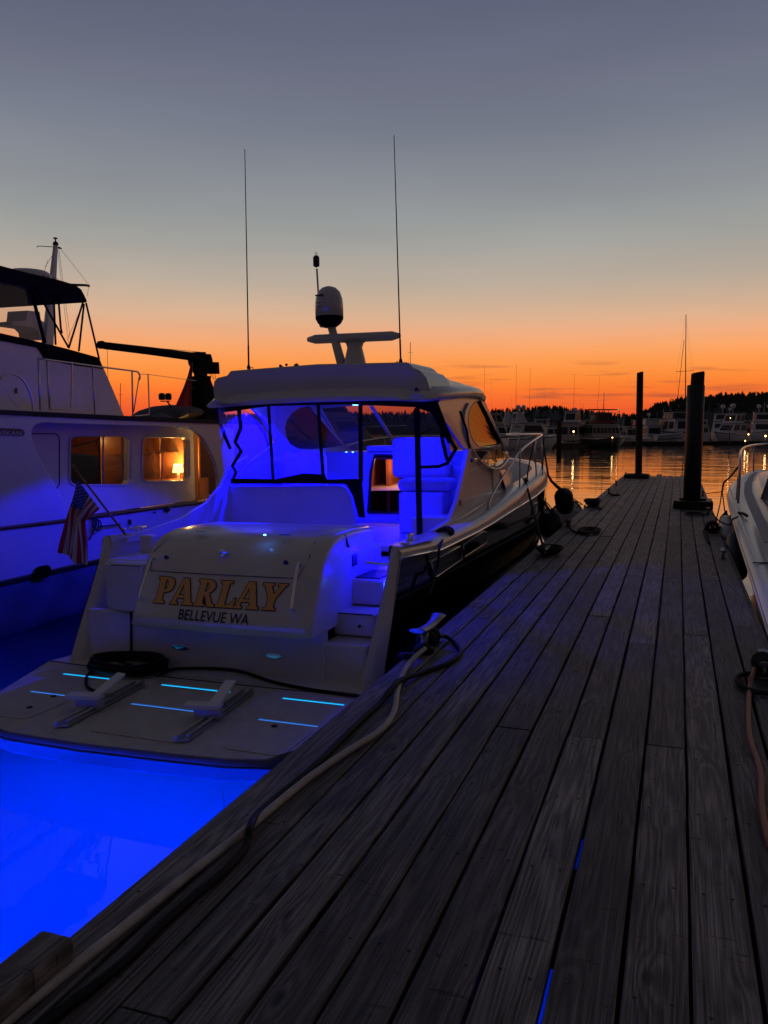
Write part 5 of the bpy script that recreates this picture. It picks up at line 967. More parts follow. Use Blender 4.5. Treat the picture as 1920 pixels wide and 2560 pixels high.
kb(MB().tube([K(256, 857), K(400, 871), K(500, 880)], .004, 4).tube([K(268, 873), K(270, 950)], .004, 4).tube([K(528, 936), K(522, 980), K(512, 1012)], .006, 5).tube([K(537, 936), K(540, 946), K(534, 948), K(531, 938)], .006, 5), 'crane_wire', 'rope')
kb(MB().tube([K(490, 970), (K(476, 972)), K(466, 990), K(470, 1008), K(482, 1016)], .006, 5, curve=True), 'control_lead', 'rope')
# things on the boat deck
MBd = MB(); rows = []
for k in range(11):
    f = k / 10; x = 384 + 96 * f; hgt = 26 * (1 - abs(f * 2 - 1) ** 3) + 2; c = T(x, 1050, -1.2); tp = T(x, 1050 - hgt - 10, -1.2); rr_ = (tp.z - c.z) / 2
    rows.append([(c.x + .5 * math.cos(a), c.y, c.z + rr_ + rr_ * math.sin(a)) for a in [2 * math.pi * j / 12 for j in range(12)]])
o = MBd.loft(rows, closed=True).build('covered_dinghy', 'canvas_grey'); tag(o, 'dark covered dinghy lying on the trawler boat deck beside the crane', 'dinghy')
mb = MB(); rows = []
for k in range(9):
    f = k / 8; x = 378 + 56 * f; hgt = 20 * math.sin(math.pi * min(1, f * 1.1 + .02)) ** .7 + 1 if f < .88 else 3; c = T(x, 1054, -.3); tp = T(x, 1054 - max(2, hgt), -.3)
    rows.append([(c.x + .14 * math.cos(a), c.y, c.z + (tp.z - c.z) * max(0, math.sin(a))) for a in [math.pi * j / 8 for j in range(9)]])
tag(mb.loft(rows).build('canvas_bundle', 'canvas_grey'), 'grey canvas bundle at the edge of the trawler boat deck', 'bundle')
rf = empty('rolled_flag', T(480, 907, -.6), 0, 'limp rolled flag hanging beside the crane pedestal', 'flag'); ro = rf.location.copy()
MB().loft([[T(x - w, y, -.6) - ro, T(x - w * .3, y, -.53) - ro, T(x + w * .4, y, -.62) - ro, T(x + w, y, -.6) - ro] for x, y, w in ((479, 907, 1.5), (474, 940, 5), (468, 970, 10), (462, 1000, 17), (458, 1016, 20))]).build('flag_cloth', 'flag_red', rf)
MB().tube([T(481, 905, -.6) - ro, T(474, 1045, -.6) - ro], .008, 5).build('flag_staff', 'dark_wood', rf)
sl = empty('deck_floodlights', T(415, 1020, -1), 0, 'pair of round deck floodlights on a bar above the covered dinghy', 'floodlight'); so = sl.location.copy()
for x in (405, 421): MB().lathe([(0, 0), (.045, .0), (.055, .03), (.055, .08), (.04, .11), (0, .115)], T(x, 1000, -1) - so, 14).build('light_head', 'black_plastic', sl)
MB().tube([T(402, 1003, -1) - so, T(424, 1003, -1) - so], .01, 6).tube([T(418, 1003, -1) - so, T(428, 1018, -1) - so, T(434, 1030, -1) - so], .014, 6).build('bracket', 'black_plastic', sl)
# mooring gear on the trawler side
mb = MB()
for k in range(4): mb.tube([T(236 + 3 * k + 8 * math.cos(a) * (1 if k % 2 else .6), 1308 + 14 * math.sin(a) + 2 * k, .05) for a in [2 * math.pi * j / 12 for j in range(13)]], .009, 5)
mb.tube([T(246, 1317, .05), T(290, 1312, .05), T(300, 1310, .03)], .010, 5).tube([T(240, 1290, .05), T(234, 1325, .05), T(222, 1350, .05)], .012, 5, curve=True)
tag(mb.build('rope_bundle', 'rope'), 'knotted dark rope bundle hanging on the trawler side behind the flag', 'rope')
for px, py, w, h in ((324, 1305, 3, 13), (386, 1281, 2, 4)): tb(MB().prism([T(px - w, py - h / 2, .01), T(px + w, py - h / 2, .01), T(px + w, py + h / 2, .01), T(px - w, py + h / 2, .01)], (.012, 0, 0)), 'hull_vent', 'black_plastic')
p = T(417, 1272, .02); tb(MB().lathe([(0, -.05), (.05, -.03), (.055, .01), (.02, .04), (0, .05)], p, 12), 'fairlead', 'black_plastic')
# ------------------------------------------------------------------ white runabout at the right of the dock
rb = empty('runabout', (1.75, 9, WZ), 0, 'white runabout nosing along the right side of the dock, steel bow rail and dark windscreen', 'boat'); RO = rb.location.copy()
def rbd(mb, name, m, parent=None, **k): mb.v = [(x - RO.x, y - RO.y, z - RO.z) for x, y, z in mb.v]; return mb.build(name, m, parent or rb, **k)
SY = [1.0, 4, 7.1, 8.8, 10.7, 12.3, 13.5, 14.7, 15.7, 16.5, 17.1, 17.6, 17.9]
SX = [.72, .72, .735, .745, .755, .765, .775, .80, .90, 1.06, 1.24, 1.47, 1.75]
SZ = [-.12, -.11, -.08, .05, .16, .27, .36, .46, .56, .63, .68, .71, .72]
rows = []
for x, y, z in zip(SX, SY, SZ):
    k = max(0, (y - 8) / 10); w = 1.75 - x; pr_ = [(w, z), (w * .97, z - .05), (w * (.93 - .15 * k), z - .25 - .1 * k), (w * (.82 - .3 * k), -.45 + .2 * k), (w * (.7 - .45 * k), -.82), (0, -1.05)]
    rows.append([(1.75 - a, y - k * (z - b) * .8, b) for a, b in pr_] + [(1.75 + a, y - k * (z - b) * .8, b) for a, b in pr_[-2::-1]])
h = MB().loft(rows); h.f.append(tuple(range(len(rows[0])))[::-1]); h.sm.append(False); rbd(h, 'hull', 'gelcoat')
for s in (1, -1): rbd(MB().tube([(1.75 - s * (1.75 - x + .008), y, z - .02) for x, y, z in zip(SX, SY, SZ)], .018, 6), 'rub_rail', 'gelcoat')
# moulded deck with coaming ridge
rows = []
for x, y, z in zip(SX, SY, SZ):
    w = 1.75 - x; d = [(1, 0), (.96, .035), (.88, .05), (.80, .045), (.76, .03), (.60, .04), (.56, .05), (.52, .13), (.46, .17), (.38, .165), (.2, .19), (0, .2)]
    cr_ = 1 if y < 15.5 else max(.1, (17.9 - y) / 2.4)
    hh_ = [(1.75 - w * a, y, z + b * (cr_ if a < .6 else 1) * min(1, w * 3)) for a, b in d]; rows.append(hh_ + [(3.5 - p[0], p[1], p[2]) for p in hh_[-2::-1]])
rbd(MB().loft(rows), 'deck', 'gelcoat')
rows = []
for x, y, z in zip(SX, SY, SZ):
    if y > 17.2 or y < 9: continue
    w = 1.75 - x; rows.append([(1.75 - w * .745, y, z + .036), (1.75 - w * .615, y, z + .045)])
rbd(MB().loft(rows), 'tread_strip', 'gelcoat_deck')
rbd(MB().tube([(.78, 9.4, .135), (1.2, 9.35, .16), (1.6, 9.3, .2)], .008, 5), 'deck_seam', 'letter_black')
# windscreen and hatch catching the sky
ws = [[(1.10, 12.4, .56), (1.17, 11.9, 1.02)], [(1.2, 13.2, .60), (1.27, 12.5, 1.06)], [(1.45, 13.8, .62), (1.48, 13.0, 1.08)], [(1.75, 14.0, .63), (1.75, 13.15, 1.09)]]; ws += [[(3.5 - a.x, a.y, a.z) for a in map(Vector, r)] for r in ws[-2::-1]]
g = rbd(MB().loft([[(1.12, 9.2, .38), (1.22, 9.2, .85)]] + ws + [[(2.38, 9.2, .38), (2.28, 9.2, .85)]]), 'windscreen', 'dark_glass')
for q in (((1.12, 9.2, .40), (1.10, 12.4, .57), (1.2, 13.2, .61), (1.45, 13.8, .63), (1.75, 14.0, .64)), ((1.22, 9.2, .86), (1.17, 11.9, 1.03), (1.27, 12.5, 1.07), (1.48, 13.0, 1.09), (1.75, 13.15, 1.10)), ((1.10, 12.4, .57), (1.17, 11.9, 1.03)), ((1.45, 13.8, .63), (1.48, 13.0, 1.09))): rbd(MB().tube(q, .018, 6), 'windscreen_frame', 'alloy', g)
rbd(MB().box((1.42, 14.3, .66), (2.08, 15.5, .70)), 'foredeck_hatch', 'tinted', bevel=.02)
for q in ((1.30, 12.6), (1.40, 14.4)): rbd(MB().tube([(q[0], q[1], .62), (q[0] + .04, q[1] + 1.1, .66)], .02, 6), 'grab_rail', 'chrome')
# canvas top folded over the windscreen
rbd(MB().tube([(1.22, 10.6, .9), (1.3, 11.0, 1.38), (1.75, 11.1, 1.5), (2.2, 11.0, 1.38), (2.28, 10.6, .9)], .045, 8, curve=True), 'folded_top', 'canvas')
# bow rail
def S_(px, py, X): return W(px, py, X=X)
rl_ = [(.86, 13.2, .44), (.865, 13.22, .95), (.875, 13.4, 1.10), (.91, 13.9, 1.16), (1.0, 15.0, 1.19), (1.15, 16.2, 1.22), (1.4, 17.2, 1.24), (1.75, 17.75, 1.25)]
rbd(MB().tube(rl_ + [(3.5 - a, b, c) for a, b, c in rl_[-2::-1]], .019, 8, curve=True), 'bow_rail', 'steel')
for s in (1, -1):
    for (a, b, c), (d, e, f) in (((.86, 13.6, .46), (.885, 13.6, 1.13)), ((.99, 15.6, .62), (1.03, 15.3, 1.2)), ((1.35, 17.0, .74), (1.33, 16.9, 1.23))): rbd(MB().tube([(1.75 - s * (1.75 - a), b, c), (1.75 - s * (1.75 - d), e, f)], .014, 6), 'rail_stanchion', 'steel')
rbd(MB().tube([(.90, 11.6, .25), (.90, 11.85, .27)], .016, 6).tube([(.9, 11.68, .2), (.9, 11.68, .25)], .015, 6).tube([(.9, 11.78, .2), (.9, 11.78, .26)], .015, 6), 'deck_cleat', 'chrome')
rbd(MB().tube([(1.05, 8.1, .10), (1.05, 8.4, .12)], .02, 6).lathe([(.03, 0), (.03, .03)], (1.05, 8.2, .05), 10), 'deck_cleat', 'chrome')
# its lines
def line2(label, pts, r=.011): return tag(MB().tube(pts, r, 6, curve=len(pts) > 2).build('mooring_line', 'rope'), label, 'mooring line', 'mooring lines holding the boats')
bk = Vector((.80, 14.7, .47))
line2('line from the rail down round the runabout bow', [Vector((.865, 13.3, 1.0)), W(1822, 1196, X=.80), W(1810, 1206, X=.79), W(1806, 1226, X=.785), W(1805, 1233, X=.785)], .016)
line2('tight line from the runabout bow across to the cleat behind the thick piling', [W(1805, 1229, X=.785), W(1763, 1234, X=.60)], .009)
line2('line from the runabout bow down to the rope wrapped cleat', [W(1804, 1232, X=.785), W(1800, 1260, X=.72), W(1789, 1305, X=.55)], .010)
line2('short line from the runabout bow to its black fender bag', [W(1806, 1234, X=.785), W(1812, 1278, X=.78)], .010)
line2('looped line over the runabout gunwale to its deck cleat', [W(1816, 1296, X=.78), W(1826, 1290, X=.80), W(1845, 1283, X=.84), W(1858, 1284, X=.88), W(1868, 1290, X=.92)], .020)
line2('line from under the gunwale loop down to the dock edge', [W(1845, 1292, X=.80), W(1830, 1300, X=.72), W(1826, 1312, X=.68), W(1808, 1308, X=.62), W(1795, 1300, X=.58), W(1780, 1284, X=.55)], .012)
fb_ = MB(); rows = []
for x, y, w in ((1816, 1276, 2), (1814, 1283, 5), (1812, 1291, 11), (1812, 1298, 15)): c = W(x, y, X=.76); rows.append([c + Vector((.006 * w * math.cos(a), .012 * w * math.sin(a), 0)) for a in [2 * math.pi * j / 10 for j in range(10)]])
fb_.loft(rows, closed=True)
tag(fb_.build('fender_bag', 'canvas'), 'black cloth bag over the fender top at the runabout bow', 'fender')
fender('fender', W(1814, 1296, X=.74), W(1824, 1345, X=.74), .12, 'fender_white', 'dull white fender under the black bag at the runabout bow')
# ------------------------------------------------------------------ far shore, hills and trees
def at(px, py, D):     # point on the ray of a pixel at horizontal distance D
    d = ray(px, py); return CAM + d * (D / math.hypot(d.x, d.y))
RA = [(-700, 1042), (-300, 1040), (300, 1037), (545, 1036), (900, 1031), (1150, 1026), (1225, 1025), (1300, 1020), (1340, 1016), (1375, 1015), (1410, 1018), (1450, 1024), (1500, 1030), (1545, 1035), (1600, 1038), (1660, 1040), (1760, 1050)]
RB = [(1560, 1052), (1590, 1043), (1612, 1034), (1630, 1022), (1650, 1012), (1690, 1004), (1740, 1000), (1800, 994), (1860, 992), (1920, 988), (2100, 978), (2400, 980), (2800, 1000)]
def hill(rd, D, dep, name):
    rg = random.Random(D); rows = []
    for x in range(int(rd[0][0]), int(rd[-1][0]) + 1, 12):
        yr = itp(x, [a for a, _ in rd], [b for _, b in rd]) + 7; top = at(x, yr, D); r = []
        for k in range(7):
            f = k / 6; g = at(x, 1073, D - dep * (1 - f)); r.append((g.x, g.y, WZ - .5 + (top.z - WZ + .5) * math.sin(f * math.pi / 2) ** .7 * (1 + rg.uniform(-.05, .05) * (f < 1)) if k else WZ - .6))
        rows.append(r)
    tag(MB().loft(rows).build(name, 'crown'), kind='structure')
hill(RA, 600, 90, 'hill'); hill(RB, 350, 80, 'hill')
def conifer(mb, b, h, w, rg, lay=6, n=7):
    for k in range(lay):
        f = k / lay; z0 = b[2] + h * (.12 + .88 * f); z1 = b[2] + h * (.12 + .88 * min(1, f + 1.9 / lay)); r = w * (1 - f) ** .8 * rg.uniform(.75, 1.15) + w * .04
        ox, oy = rg.uniform(-.08, .08) * w, rg.uniform(-.08, .08) * w; ring = [(b[0] + ox + r * rg.uniform(.55, 1.2) * math.cos(6.283 * j / n), b[1] + oy + r * rg.uniform(.55, 1.2) * math.sin(6.283 * j / n), z0 - h * rg.uniform(0, .05)) for j in range(n)]
        mb.add(ring + [(b[0] + ox * .4, b[1] + oy * .4, z1)], [(j, (j + 1) % n, n) for j in range(n)])
rg = random.Random(11); fo = MB()
for rd, D, dep, N, hh in ((RA, 600, 90, 900, 5.5), (RB, 350, 80, 700, 5.0)):
    for _ in range(N):
        x = rg.uniform(max(rd[0][0], 500), min(rd[-1][0], 2050)); f = rg.uniform(.15, 1) ** .7; yr = itp(x, [a for a, _ in rd], [b for _, b in rd]) + 7
        top = at(x, yr, D); g = at(x, 1073, D - dep * (1 - f)); z = WZ - .5 + (top.z - WZ + .5) * math.sin(f * math.pi / 2) ** .7 - .6
        h_ = min(hh * rg.uniform(.4, .8), top.z + hh * .42 - z if f > .8 else 99); conifer(fo, (g.x, g.y, z), max(1.2, h_), h_ * rg.uniform(.25, .42), rg, 4, 5)
tag(fo.build('forest', 'crown'), kind='stuff')
protos = []
LBT = ['tall conifer standing above the wooded ridge line', 'broad windswept conifer on the wooded ridge line', 'short round topped tree on the wooded ridge line']
for k in range(3):
    t = empty('ridge_tree', (0, 0, 0), 0, LBT[k], 'tree', 'trees along the skyline of the wooded hills'); mb = MB(); r2 = random.Random(20 + k)
    if k < 2:
        conifer(mb, (0, 0, .15), .85, .20 + .14 * k, r2, 8, 7)
        for _ in range(10): a = r2.uniform(0, 6.28); z = r2.uniform(.3, .85); q = (.5 - .4 * z) * (1 + k * .6); mb.add([(0, 0, z), (q * math.cos(a), q * math.sin(a), z + .02), (q * .6 * math.cos(a + .4), q * .6 * math.sin(a + .4), z + .07)], [(0, 1, 2)])
    else:
        for _ in range(90): a, z = r2.uniform(0, 6.28), r2.uniform(.3, 1); q = .34 * math.sin((z - .25) * 3.9) * r2.uniform(.3, 1); c = Vector((q * math.cos(a), q * math.sin(a), z)); e = [Vector((r2.uniform(-.09, .09), r2.uniform(-.09, .09), r2.uniform(-.06, .06))) for _ in range(3)]; mb.add([c + v for v in e], [(0, 1, 2)])
    mb.build('crown', 'crown', t); MB().tube([(0, 0, -.1), (0.01, 0, .6), (0, 0, .9)], [.03, .008], 5).build('trunk', 'bark', t); protos.append(t)
used = set()
for rd, D, xs_ in ((RA, 600, [1228 + 9.5 * k for k in range(36)]), (RB, 350, [1596 + 9 * k for k in range(38)])):
    for x in xs_:
        x += rg.uniform(-4, 4); k = rg.choice((0, 0, 1, 1, 2)); t = protos[k] if k not in used else copy_tree(protos[k]); used.add(k)
        yr = itp(x, [a for a, _ in rd], [b for _, b in rd]); g = at(x, yr + 8, D - 3); hpx = rg.choice((9, 11, 13, 16, 20)) * (1 if D < 500 else .7); h_ = hpx * D / 2081 * 1.0
        t.location = g - Vector((0, 0, h_ * .12)); t.scale = (h_ * rg.uniform(.75, 1.2),) * 2 + (h_,); t.rotation_euler = (rg.uniform(-.06, .06), rg.uniform(-.06, .06), rg.uniform(0, 6.28))

# ------------------------------------------------------------------ moored boats across the harbour
def facing(deg): return YAW + R(deg)          # 0 = bow away from the camera, 90 = bow left, -90 = bow right, 180 = bow towards us
def far_boat(name, label, px, pyw, ang, L, Bm, H, decks, hullm='far_white', extras=(), cat='boat'):
    p = W(px, pyw, Z=WZ); t = empty(name, (p.x, p.y, WZ), facing(ang), label, cat, 'boats moored along the far docks')
    rows = []
    for k in range(12):
        f = k / 11; y = -L / 2 + L * f; w = Bm / 2 * (1 if f < .5 else max(.02, 1 - ((f - .5) / .5) ** 2.3)); zs = H * (.82 + .3 * f * f); c = max(0, f - .6) / .4
        rows.append([(w, y, zs), (w * 1.02, y, zs - .08), (w * (.96 - .25 * c), y - c * .5, zs * .35), (w * (.88 - .5 * c), y - c * 1.0, -.1), (0, y - c * 1.2, -.5)]); rows[-1] += [(-a, b, c_) for a, b, c_ in rows[-1][-2::-1]]
    h = MB().loft(rows); h.f.append(tuple(range(9))[::-1]); h.sm.append(False); h.build('hull', hullm, t)
    MB().loft([[(r[0][0] - .03, r[0][1], r[0][2] - .03), (r[-1][0] + .03, r[-1][1], r[-1][2] - .03)] for r in rows]).build('deck', 'far_white', t)
    MB().tube([(r[0][0] + .02, r[0][1], r[0][2] - .12) for r in rows], .05, 5).tube([(r[-1][0] - .02, r[-1][1], r[-1][2] - .12) for r in rows], .05, 5).build('rub_rail', 'far_dark', t)
    for (y0, y1, wf, z0, z1, rf, rb_, win, m) in decks:
        a0, a1 = y0 * L, y1 * L; w = Bm / 2 * wf; w1 = w * .93; q = [(-w, a0, z0), (w, a0, z0), (w, a1, z0), (-w, a1, z0)]; tq = [(-w1, a0 + rb_, z1), (w1, a0 + rb_, z1), (w1, a1 - rf, z1), (-w1, a1 - rf, z1)]
        hs = MB().loft([q, tq], closed=True, smooth=False).build('deckhouse', m, t, bevel=.08)
        MB().box((-w1 - .12, a0 + rb_ - .25, z1 + .002), (w1 + .12, a1 - rf + .2, z1 + .09)).build('roof', 'far_white', hs, bevel=.03)
        if win:
            lo_, hi_, n_ = win; f0, f1 = lo_, hi_
            def lp(P, Q, f): return Vector(P).lerp(Vector(Q), f)
            for i, nw in ((0, max(1, n_ // 2)), (1, n_), (2, max(1, n_ // 2)), (3, n_)):
                A, Bq, A1, B1 = q[i], q[(i + 1) % 4], tq[i], tq[(i + 1) % 4]; nrm = (Vector(Bq) - Vector(A)).cross(Vector((0, 0, 1))).normalized()
                for j in range(nw):
                    u0, u1 = (j + .12) / nw, (j + .88) / nw if n_ > 1 else .92
                    c = [lp(lp(A, Bq, u), lp(A1, B1, u), f) + nrm * .03 for u, f in ((u0, f0), (u1, f0), (u1, f1), (u0, f1))]
                    MB().prism(c, tuple(-nrm * .04)).build('window', 'far_dark', hs)
    for e in extras:
        k, y, z = e[0], e[1] * L, e[2]
        if k == 'dome': MB().lathe([(e[3] * .6, -e[3] * .8), (e[3], -e[3] * .2), (e[3], e[3] * .3), (e[3] * .7, e[3] * .85), (0, e[3] * 1.05)], (e[4] if len(e) > 4 else 0, y, z), 12).tube([(e[4] if len(e) > 4 else 0, y, z - 1.2), (e[4] if len(e) > 4 else 0, y, z - e[3] * .7)], .06, 5).build('satellite_dome', 'far_white', t)
        if k == 'arch':
            w = Bm * .42; MB().tube([(-w, y - .5, z), (-w * .85, y, z + e[3]), (w * .85, y, z + e[3]), (w, y - .5, z)], .12, 6).build('radar_arch', 'far_white', t)
        if k == 'mast': MB().tube([(e[4] if len(e) > 4 else 0, y, z), (e[5] if len(e) > 5 else (e[4] if len(e) > 4 else 0), y, z + e[3])], [.022, .012] if e[3] > 3 else [.07, .035], 4).build('antenna_mast', 'far_dark' if e[3] > 3 else 'far_white', t)
        if k == 'wing': w = Bm * .45; [MB().prism([(s * w, y - 1.0, z), (s * w, y + .7, z), (s * w, y - .2, z + e[3]), (s * w, y - .75, z + e[3])], (-s * .12, 0, 0)).build('flybridge_wing', 'far_white', t) for s in (1, -1)]
        if k == 'bimini': w = Bm * .40; MB().box((-w, y - e[3] / 2, z), (w, y + e[3] / 2, z + .12)).build('bimini', e[4] if len(e) > 4 else 'canvas', t, bevel=.04); [MB().tube([(a_ * w, y + b_ * e[3] / 2, z - 1.2), (a_ * w, y + b_ * e[3] / 2, z)], .04, 4).build('bimini_pole', 'far_white', t) for a_ in (-1, 1) for b_ in (-1, 1)]
        if k == 'rail':
            z1 = H * 1.12 + .7; MB().tube([(Bm * .3, L * .2, z1 - .1), (Bm * .2, L * .42, z1), (0, L * .5, z1), (-Bm * .2, L * .42, z1), (-Bm * .3, L * .2, z1 - .1)], .035, 5).build('bow_rail', 'steel', t)
        if k == 'plate': MB().tube([(e[3], y, z - .8), (e[3], y, z)], .05, 5).build('antenna', 'far_dark', t)
    return t
W_ = (.3, .78, 1)
far_boat('motor_yacht', 'big white motor yacht seen side on with long dark saloon window and raked flybridge wing', 1326, 1122, -68, 7.8, 3.2, 1.55, [(-.30, .20, .86, 1.5, 3.0, .9, .5, (.35, .85, 1), 'far_white')], extras=(('wing', -.25, 3.05, 1.3), ('arch', -.22, 3.05, 1.2), ('dome', -.18, 4.9, .26, .6), ('dome', -.18, 4.9, .30, -.6), ('mast', -.10, 3.0, 6.5, .9), ('mast', -.2, 3.0, 7, -.9), ('rail', 0, 0)))
far_boat('cabin_cruiser', 'cruiser half hidden behind the windscreen of the large boat, with a windowed upper cabin', 1222, 1112, -80, 9, 3.4, 1.3, [(-.35, .30, .88, 1.2, 2.9, .8, .2, (.3, .8, 4), 'far_white'), (-.25, .22, .7, 3.0, 4.6, .5, .1, (.3, .85, 4), 'far_cream')], extras=(('mast', -.1, 4.6, 7, .3),))
far_boat('houseboat', 'houseboat with small warm lit windows beside the left far piling', 1430, 1116, -25, 5.0, 2.9, .8, [(-.45, .42, .92, .8, 3.2, .1, .1, (.35, .75, 4), 'far_cream'), (-.30, .25, .6, 3.3, 4.7, .4, .3, (.2, .8, 3), 'far_white')], hullm='far_cream', extras=(('mast', .1, 4.7, 5), ('dome', .3, 5.0, .28)))
far_boat('classic_cruiser', 'long dark classic cruiser with a row of many small windows and canvas upper deck', 1512, 1116, -70, 6.8, 3.0, 1.25, [(-.42, .24, .85, 1.2, 2.9, .5, .1, (.35, .8, 7), 'far_cream'), (-.28, .12, .7, 3.1, 4.5, .5, .2, (.3, .85, 3), 'far_red')], hullm='far_dark', extras=(('bimini', -.1, 4.9, 4, 'far_red'), ('mast', -.2, 4.6, 5, 0, .4), ('mast', -.05, 4.9, 2.4), ('rail', 0, 0)))
far_boat('sport_boat', 'small open boat with outboard and dark canopy, just left of the slim piling', 1575, 1109, 25, 6.5, 2.8, .95, [(-.05, .22, .8, .9, 2.5, .8, .1, (.3, .85, 2), 'far_white')], hullm='far_cream', extras=(('bimini', -.12, 2.9, 2.2),))
far_boat('express_cruiser', 'express cruiser with a pale radar top just right of the slim piling', 1623, 1106, 12, 8, 3.6, 1.3, [(-.22, .28, .85, 1.2, 2.9, .7, .0, (.2, .8, 2), 'far_white'), (-.10, .14, .75, 3.0, 4.1, .3, -.3, None, 'far_white')], extras=(('dome', .05, 4.9, .3),))
tw_ = far_boat('trawler_yacht', 'broad pale trawler seen from astern, half hidden by the thick piling', 1690, 1106, 10, 11, 6.2, 2.0, [(-.38, .20, .92, 1.9, 4.0, .5, .0, (.25, .85, 3), 'far_white'), (-.25, .08, .75, 4.1, 5.2, .3, .0, (.2, .7, 3), 'far_blue')], extras=(('bimini', -.1, 5.9, 2.5),))
far_boat('sport_yacht', 'white flybridge yacht with a satellite dome, behind and left of the rounded one', 1806, 1103, 150, 10, 4.2, 1.9, [(-.35, .22, .86, 1.8, 3.8, 1.5, .2, (.35, .8, 1), 'far_white'), (-.28, .10, .8, 3.9, 5.3, .8, .1, (.25, .85, 2), 'far_white')], extras=(('dome', -.12, 6.7, .42, .3), ('dome', -.2, 6.2, .3, -.9)))
far_boat('motor_yacht', 'rounded white yacht with cabin light on and two dark side windows', 1822, 1106, 122, 7.8, 3.4, 1.7, [(-.38, .20, .9, 1.6, 3.3, 1.2, .0, (.3, .85, 2), 'far_white'), (-.30, .04, .78, 3.4, 5.0, .8, -.2, (.25, .85, 2), 'far_white')], extras=(('dome', -.1, 6.4, .45), ('plate', .3, 4.5, 0), ('rail', 0, 0)))
far_boat('motor_yacht', 'white yacht at the far right with a long dark window band', 1908, 1104, 160, 10, 4.6, 1.8, [(-.38, .20, .9, 1.7, 3.7, 1.4, .0, (.3, .8, 1), 'far_white'), (-.28, .06, .8, 3.8, 5.4, .7, .0, (.25, .8, 3), 'far_white')], extras=(('dome', -.1, 6.6, .4, -.8), ('dome', -.1, 6.6, .4, .9), ('mast', -.1, 5.4, 2, 0)))
far_boat('cabin_cruiser', 'low cruiser tucked between the houseboat and the big side-on yacht', 1388, 1108, -75, 7.5, 3.2, 1.2, [(-.30, .25, .85, 1.1, 2.8, .8, .2, (.3, .8, 3), 'far_cream')], extras=(('bimini', -.1, 3.6, 2),))
far_boat('cabin_cruiser', 'small pilothouse boat between the classic cruiser and the sport boat', 1558, 1103, -70, 8, 3.2, 1.2, [(-.25, .2, .8, 1.1, 3.0, .5, .1, (.35, .85, 3), 'far_white')], extras=(('mast', 0, 3.1, 2.5),))
far_boat('express_cruiser', 'beige cruiser seen only through the windscreen of the large boat', 850, 1150, -74, 10.5, 3.8, 1.7, [(-.30, .22, .88, 1.6, 3.2, 1.6, .3, (.35, .8, 2), 'far_cream'), (-.2, .06, .75, 3.3, 4.3, .7, .2, (.3, .8, 1), 'far_cream')], hullm='far_cream', extras=(('rail', 0, 0),))
D1 = lambda h, a: [(-.30, .22, .85, h, h + 1.7, .9, .2, (.3, .8, 3), 'far_cream'), (-.22, .06, .75, h + 1.8, h + 2.9, .5, .1, (.3, .8, 2), 'far_cream')]
for px, py, an, L, nm, lb in ((1282, 1108, -60, 8, 'cabin_cruiser', 'dim cruiser stern just behind the bow of the side-on yacht'), (1352, 1104, 165, 9, 'motor_yacht', 'dim motor yacht bow on between the side-on yacht and the thickest far piling'), (1462, 1102, 170, 8, 'cabin_cruiser', 'dim pale cruiser bow on behind the houseboat'), (1600, 1101, 175, 9, 'motor_yacht', 'dim small yacht bow on directly beside the slim piling'), (1648, 1100, 10, 8, 'cabin_cruiser', 'dim cruiser stern on left of the broad trawler'), (1752, 1101, 172, 9, 'motor_yacht', 'dim yacht bow on just right of the thick piling'), (1862, 1101, 178, 8, 'cabin_cruiser', 'dim cruiser between the rounded yacht and the far right yacht')):
    far_boat(nm, lb, px, py, an, L, L * .36, 1.3, D1(1.2, 0), hullm='far_cream', extras=(('mast', -.1, 4.0, 3.5, .4), ('bimini', -.2, 4.5, 2.0)))
# sailing yacht behind the thick piling
p = W(1716, 1100, Z=WZ); sy = empty('sailboat', (p.x, p.y, WZ), facing(20), 'sailing yacht whose tall mast and spreaders rise behind the thick piling', 'sailboat'); D = 2.33 * 2081 / 27
k = D / 2081
rows = []
for i in range(10): f = i / 9; y = -6 + 12 * f; w = 1.7 * math.sin(math.pi * min(1, f * .75 + .25)) + .02; rows.append([(w, y, 1.1), (w * .9, y, .2), (0, y, -.5), (-w * .9, y, .2), (-w, y, 1.1)])
MB().loft(rows).build('hull', 'far_white', sy); MB().box((-1, -3, 1.05), (1, 2.5, 1.7)).build('cabin', 'far_white', sy, bevel=.2)
def sm(px, py, off=0): q_ = at(px, py, (Vector((p.x, p.y, 0)) - Vector((0, 0, 0))).length + off) - sy.location; return Matrix.Rotation(-sy.rotation_euler.z, 3, 'Z') @ q_
MB().tube([sm(1713, 1082), sm(1715, 786)], [.13, .07], 6).build('mast', 'far_dark', sy)
MB().tube([sm(1691, 929), sm(1714, 928), sm(1734, 926)], .05, 5).build('spreader', 'far_dark', sy)
for q in (((1710, 850), (1689, 1045)), ((1715, 790), (1691, 929)), ((1715, 790), (1734, 926)), ((1691, 929), (1700, 1070)), ((1734, 926), (1727, 1070)), ((1715, 800), (1741, 1070)), ): MB().tube([sm(*v) for v in q], .012 if q[0] != (1710, 850) else .07, 4).build('rigging', 'far_dark', sy)
MB().box((-.7, -1.2, 3.6), (.7, -.2, 4.9)).build('lazy_bag', 'far_white', sy, bevel=.3)
MB().tube([sm(1688, 1022), sm(1712, 1021)], .10, 5).build('boom', 'far_white', sy)
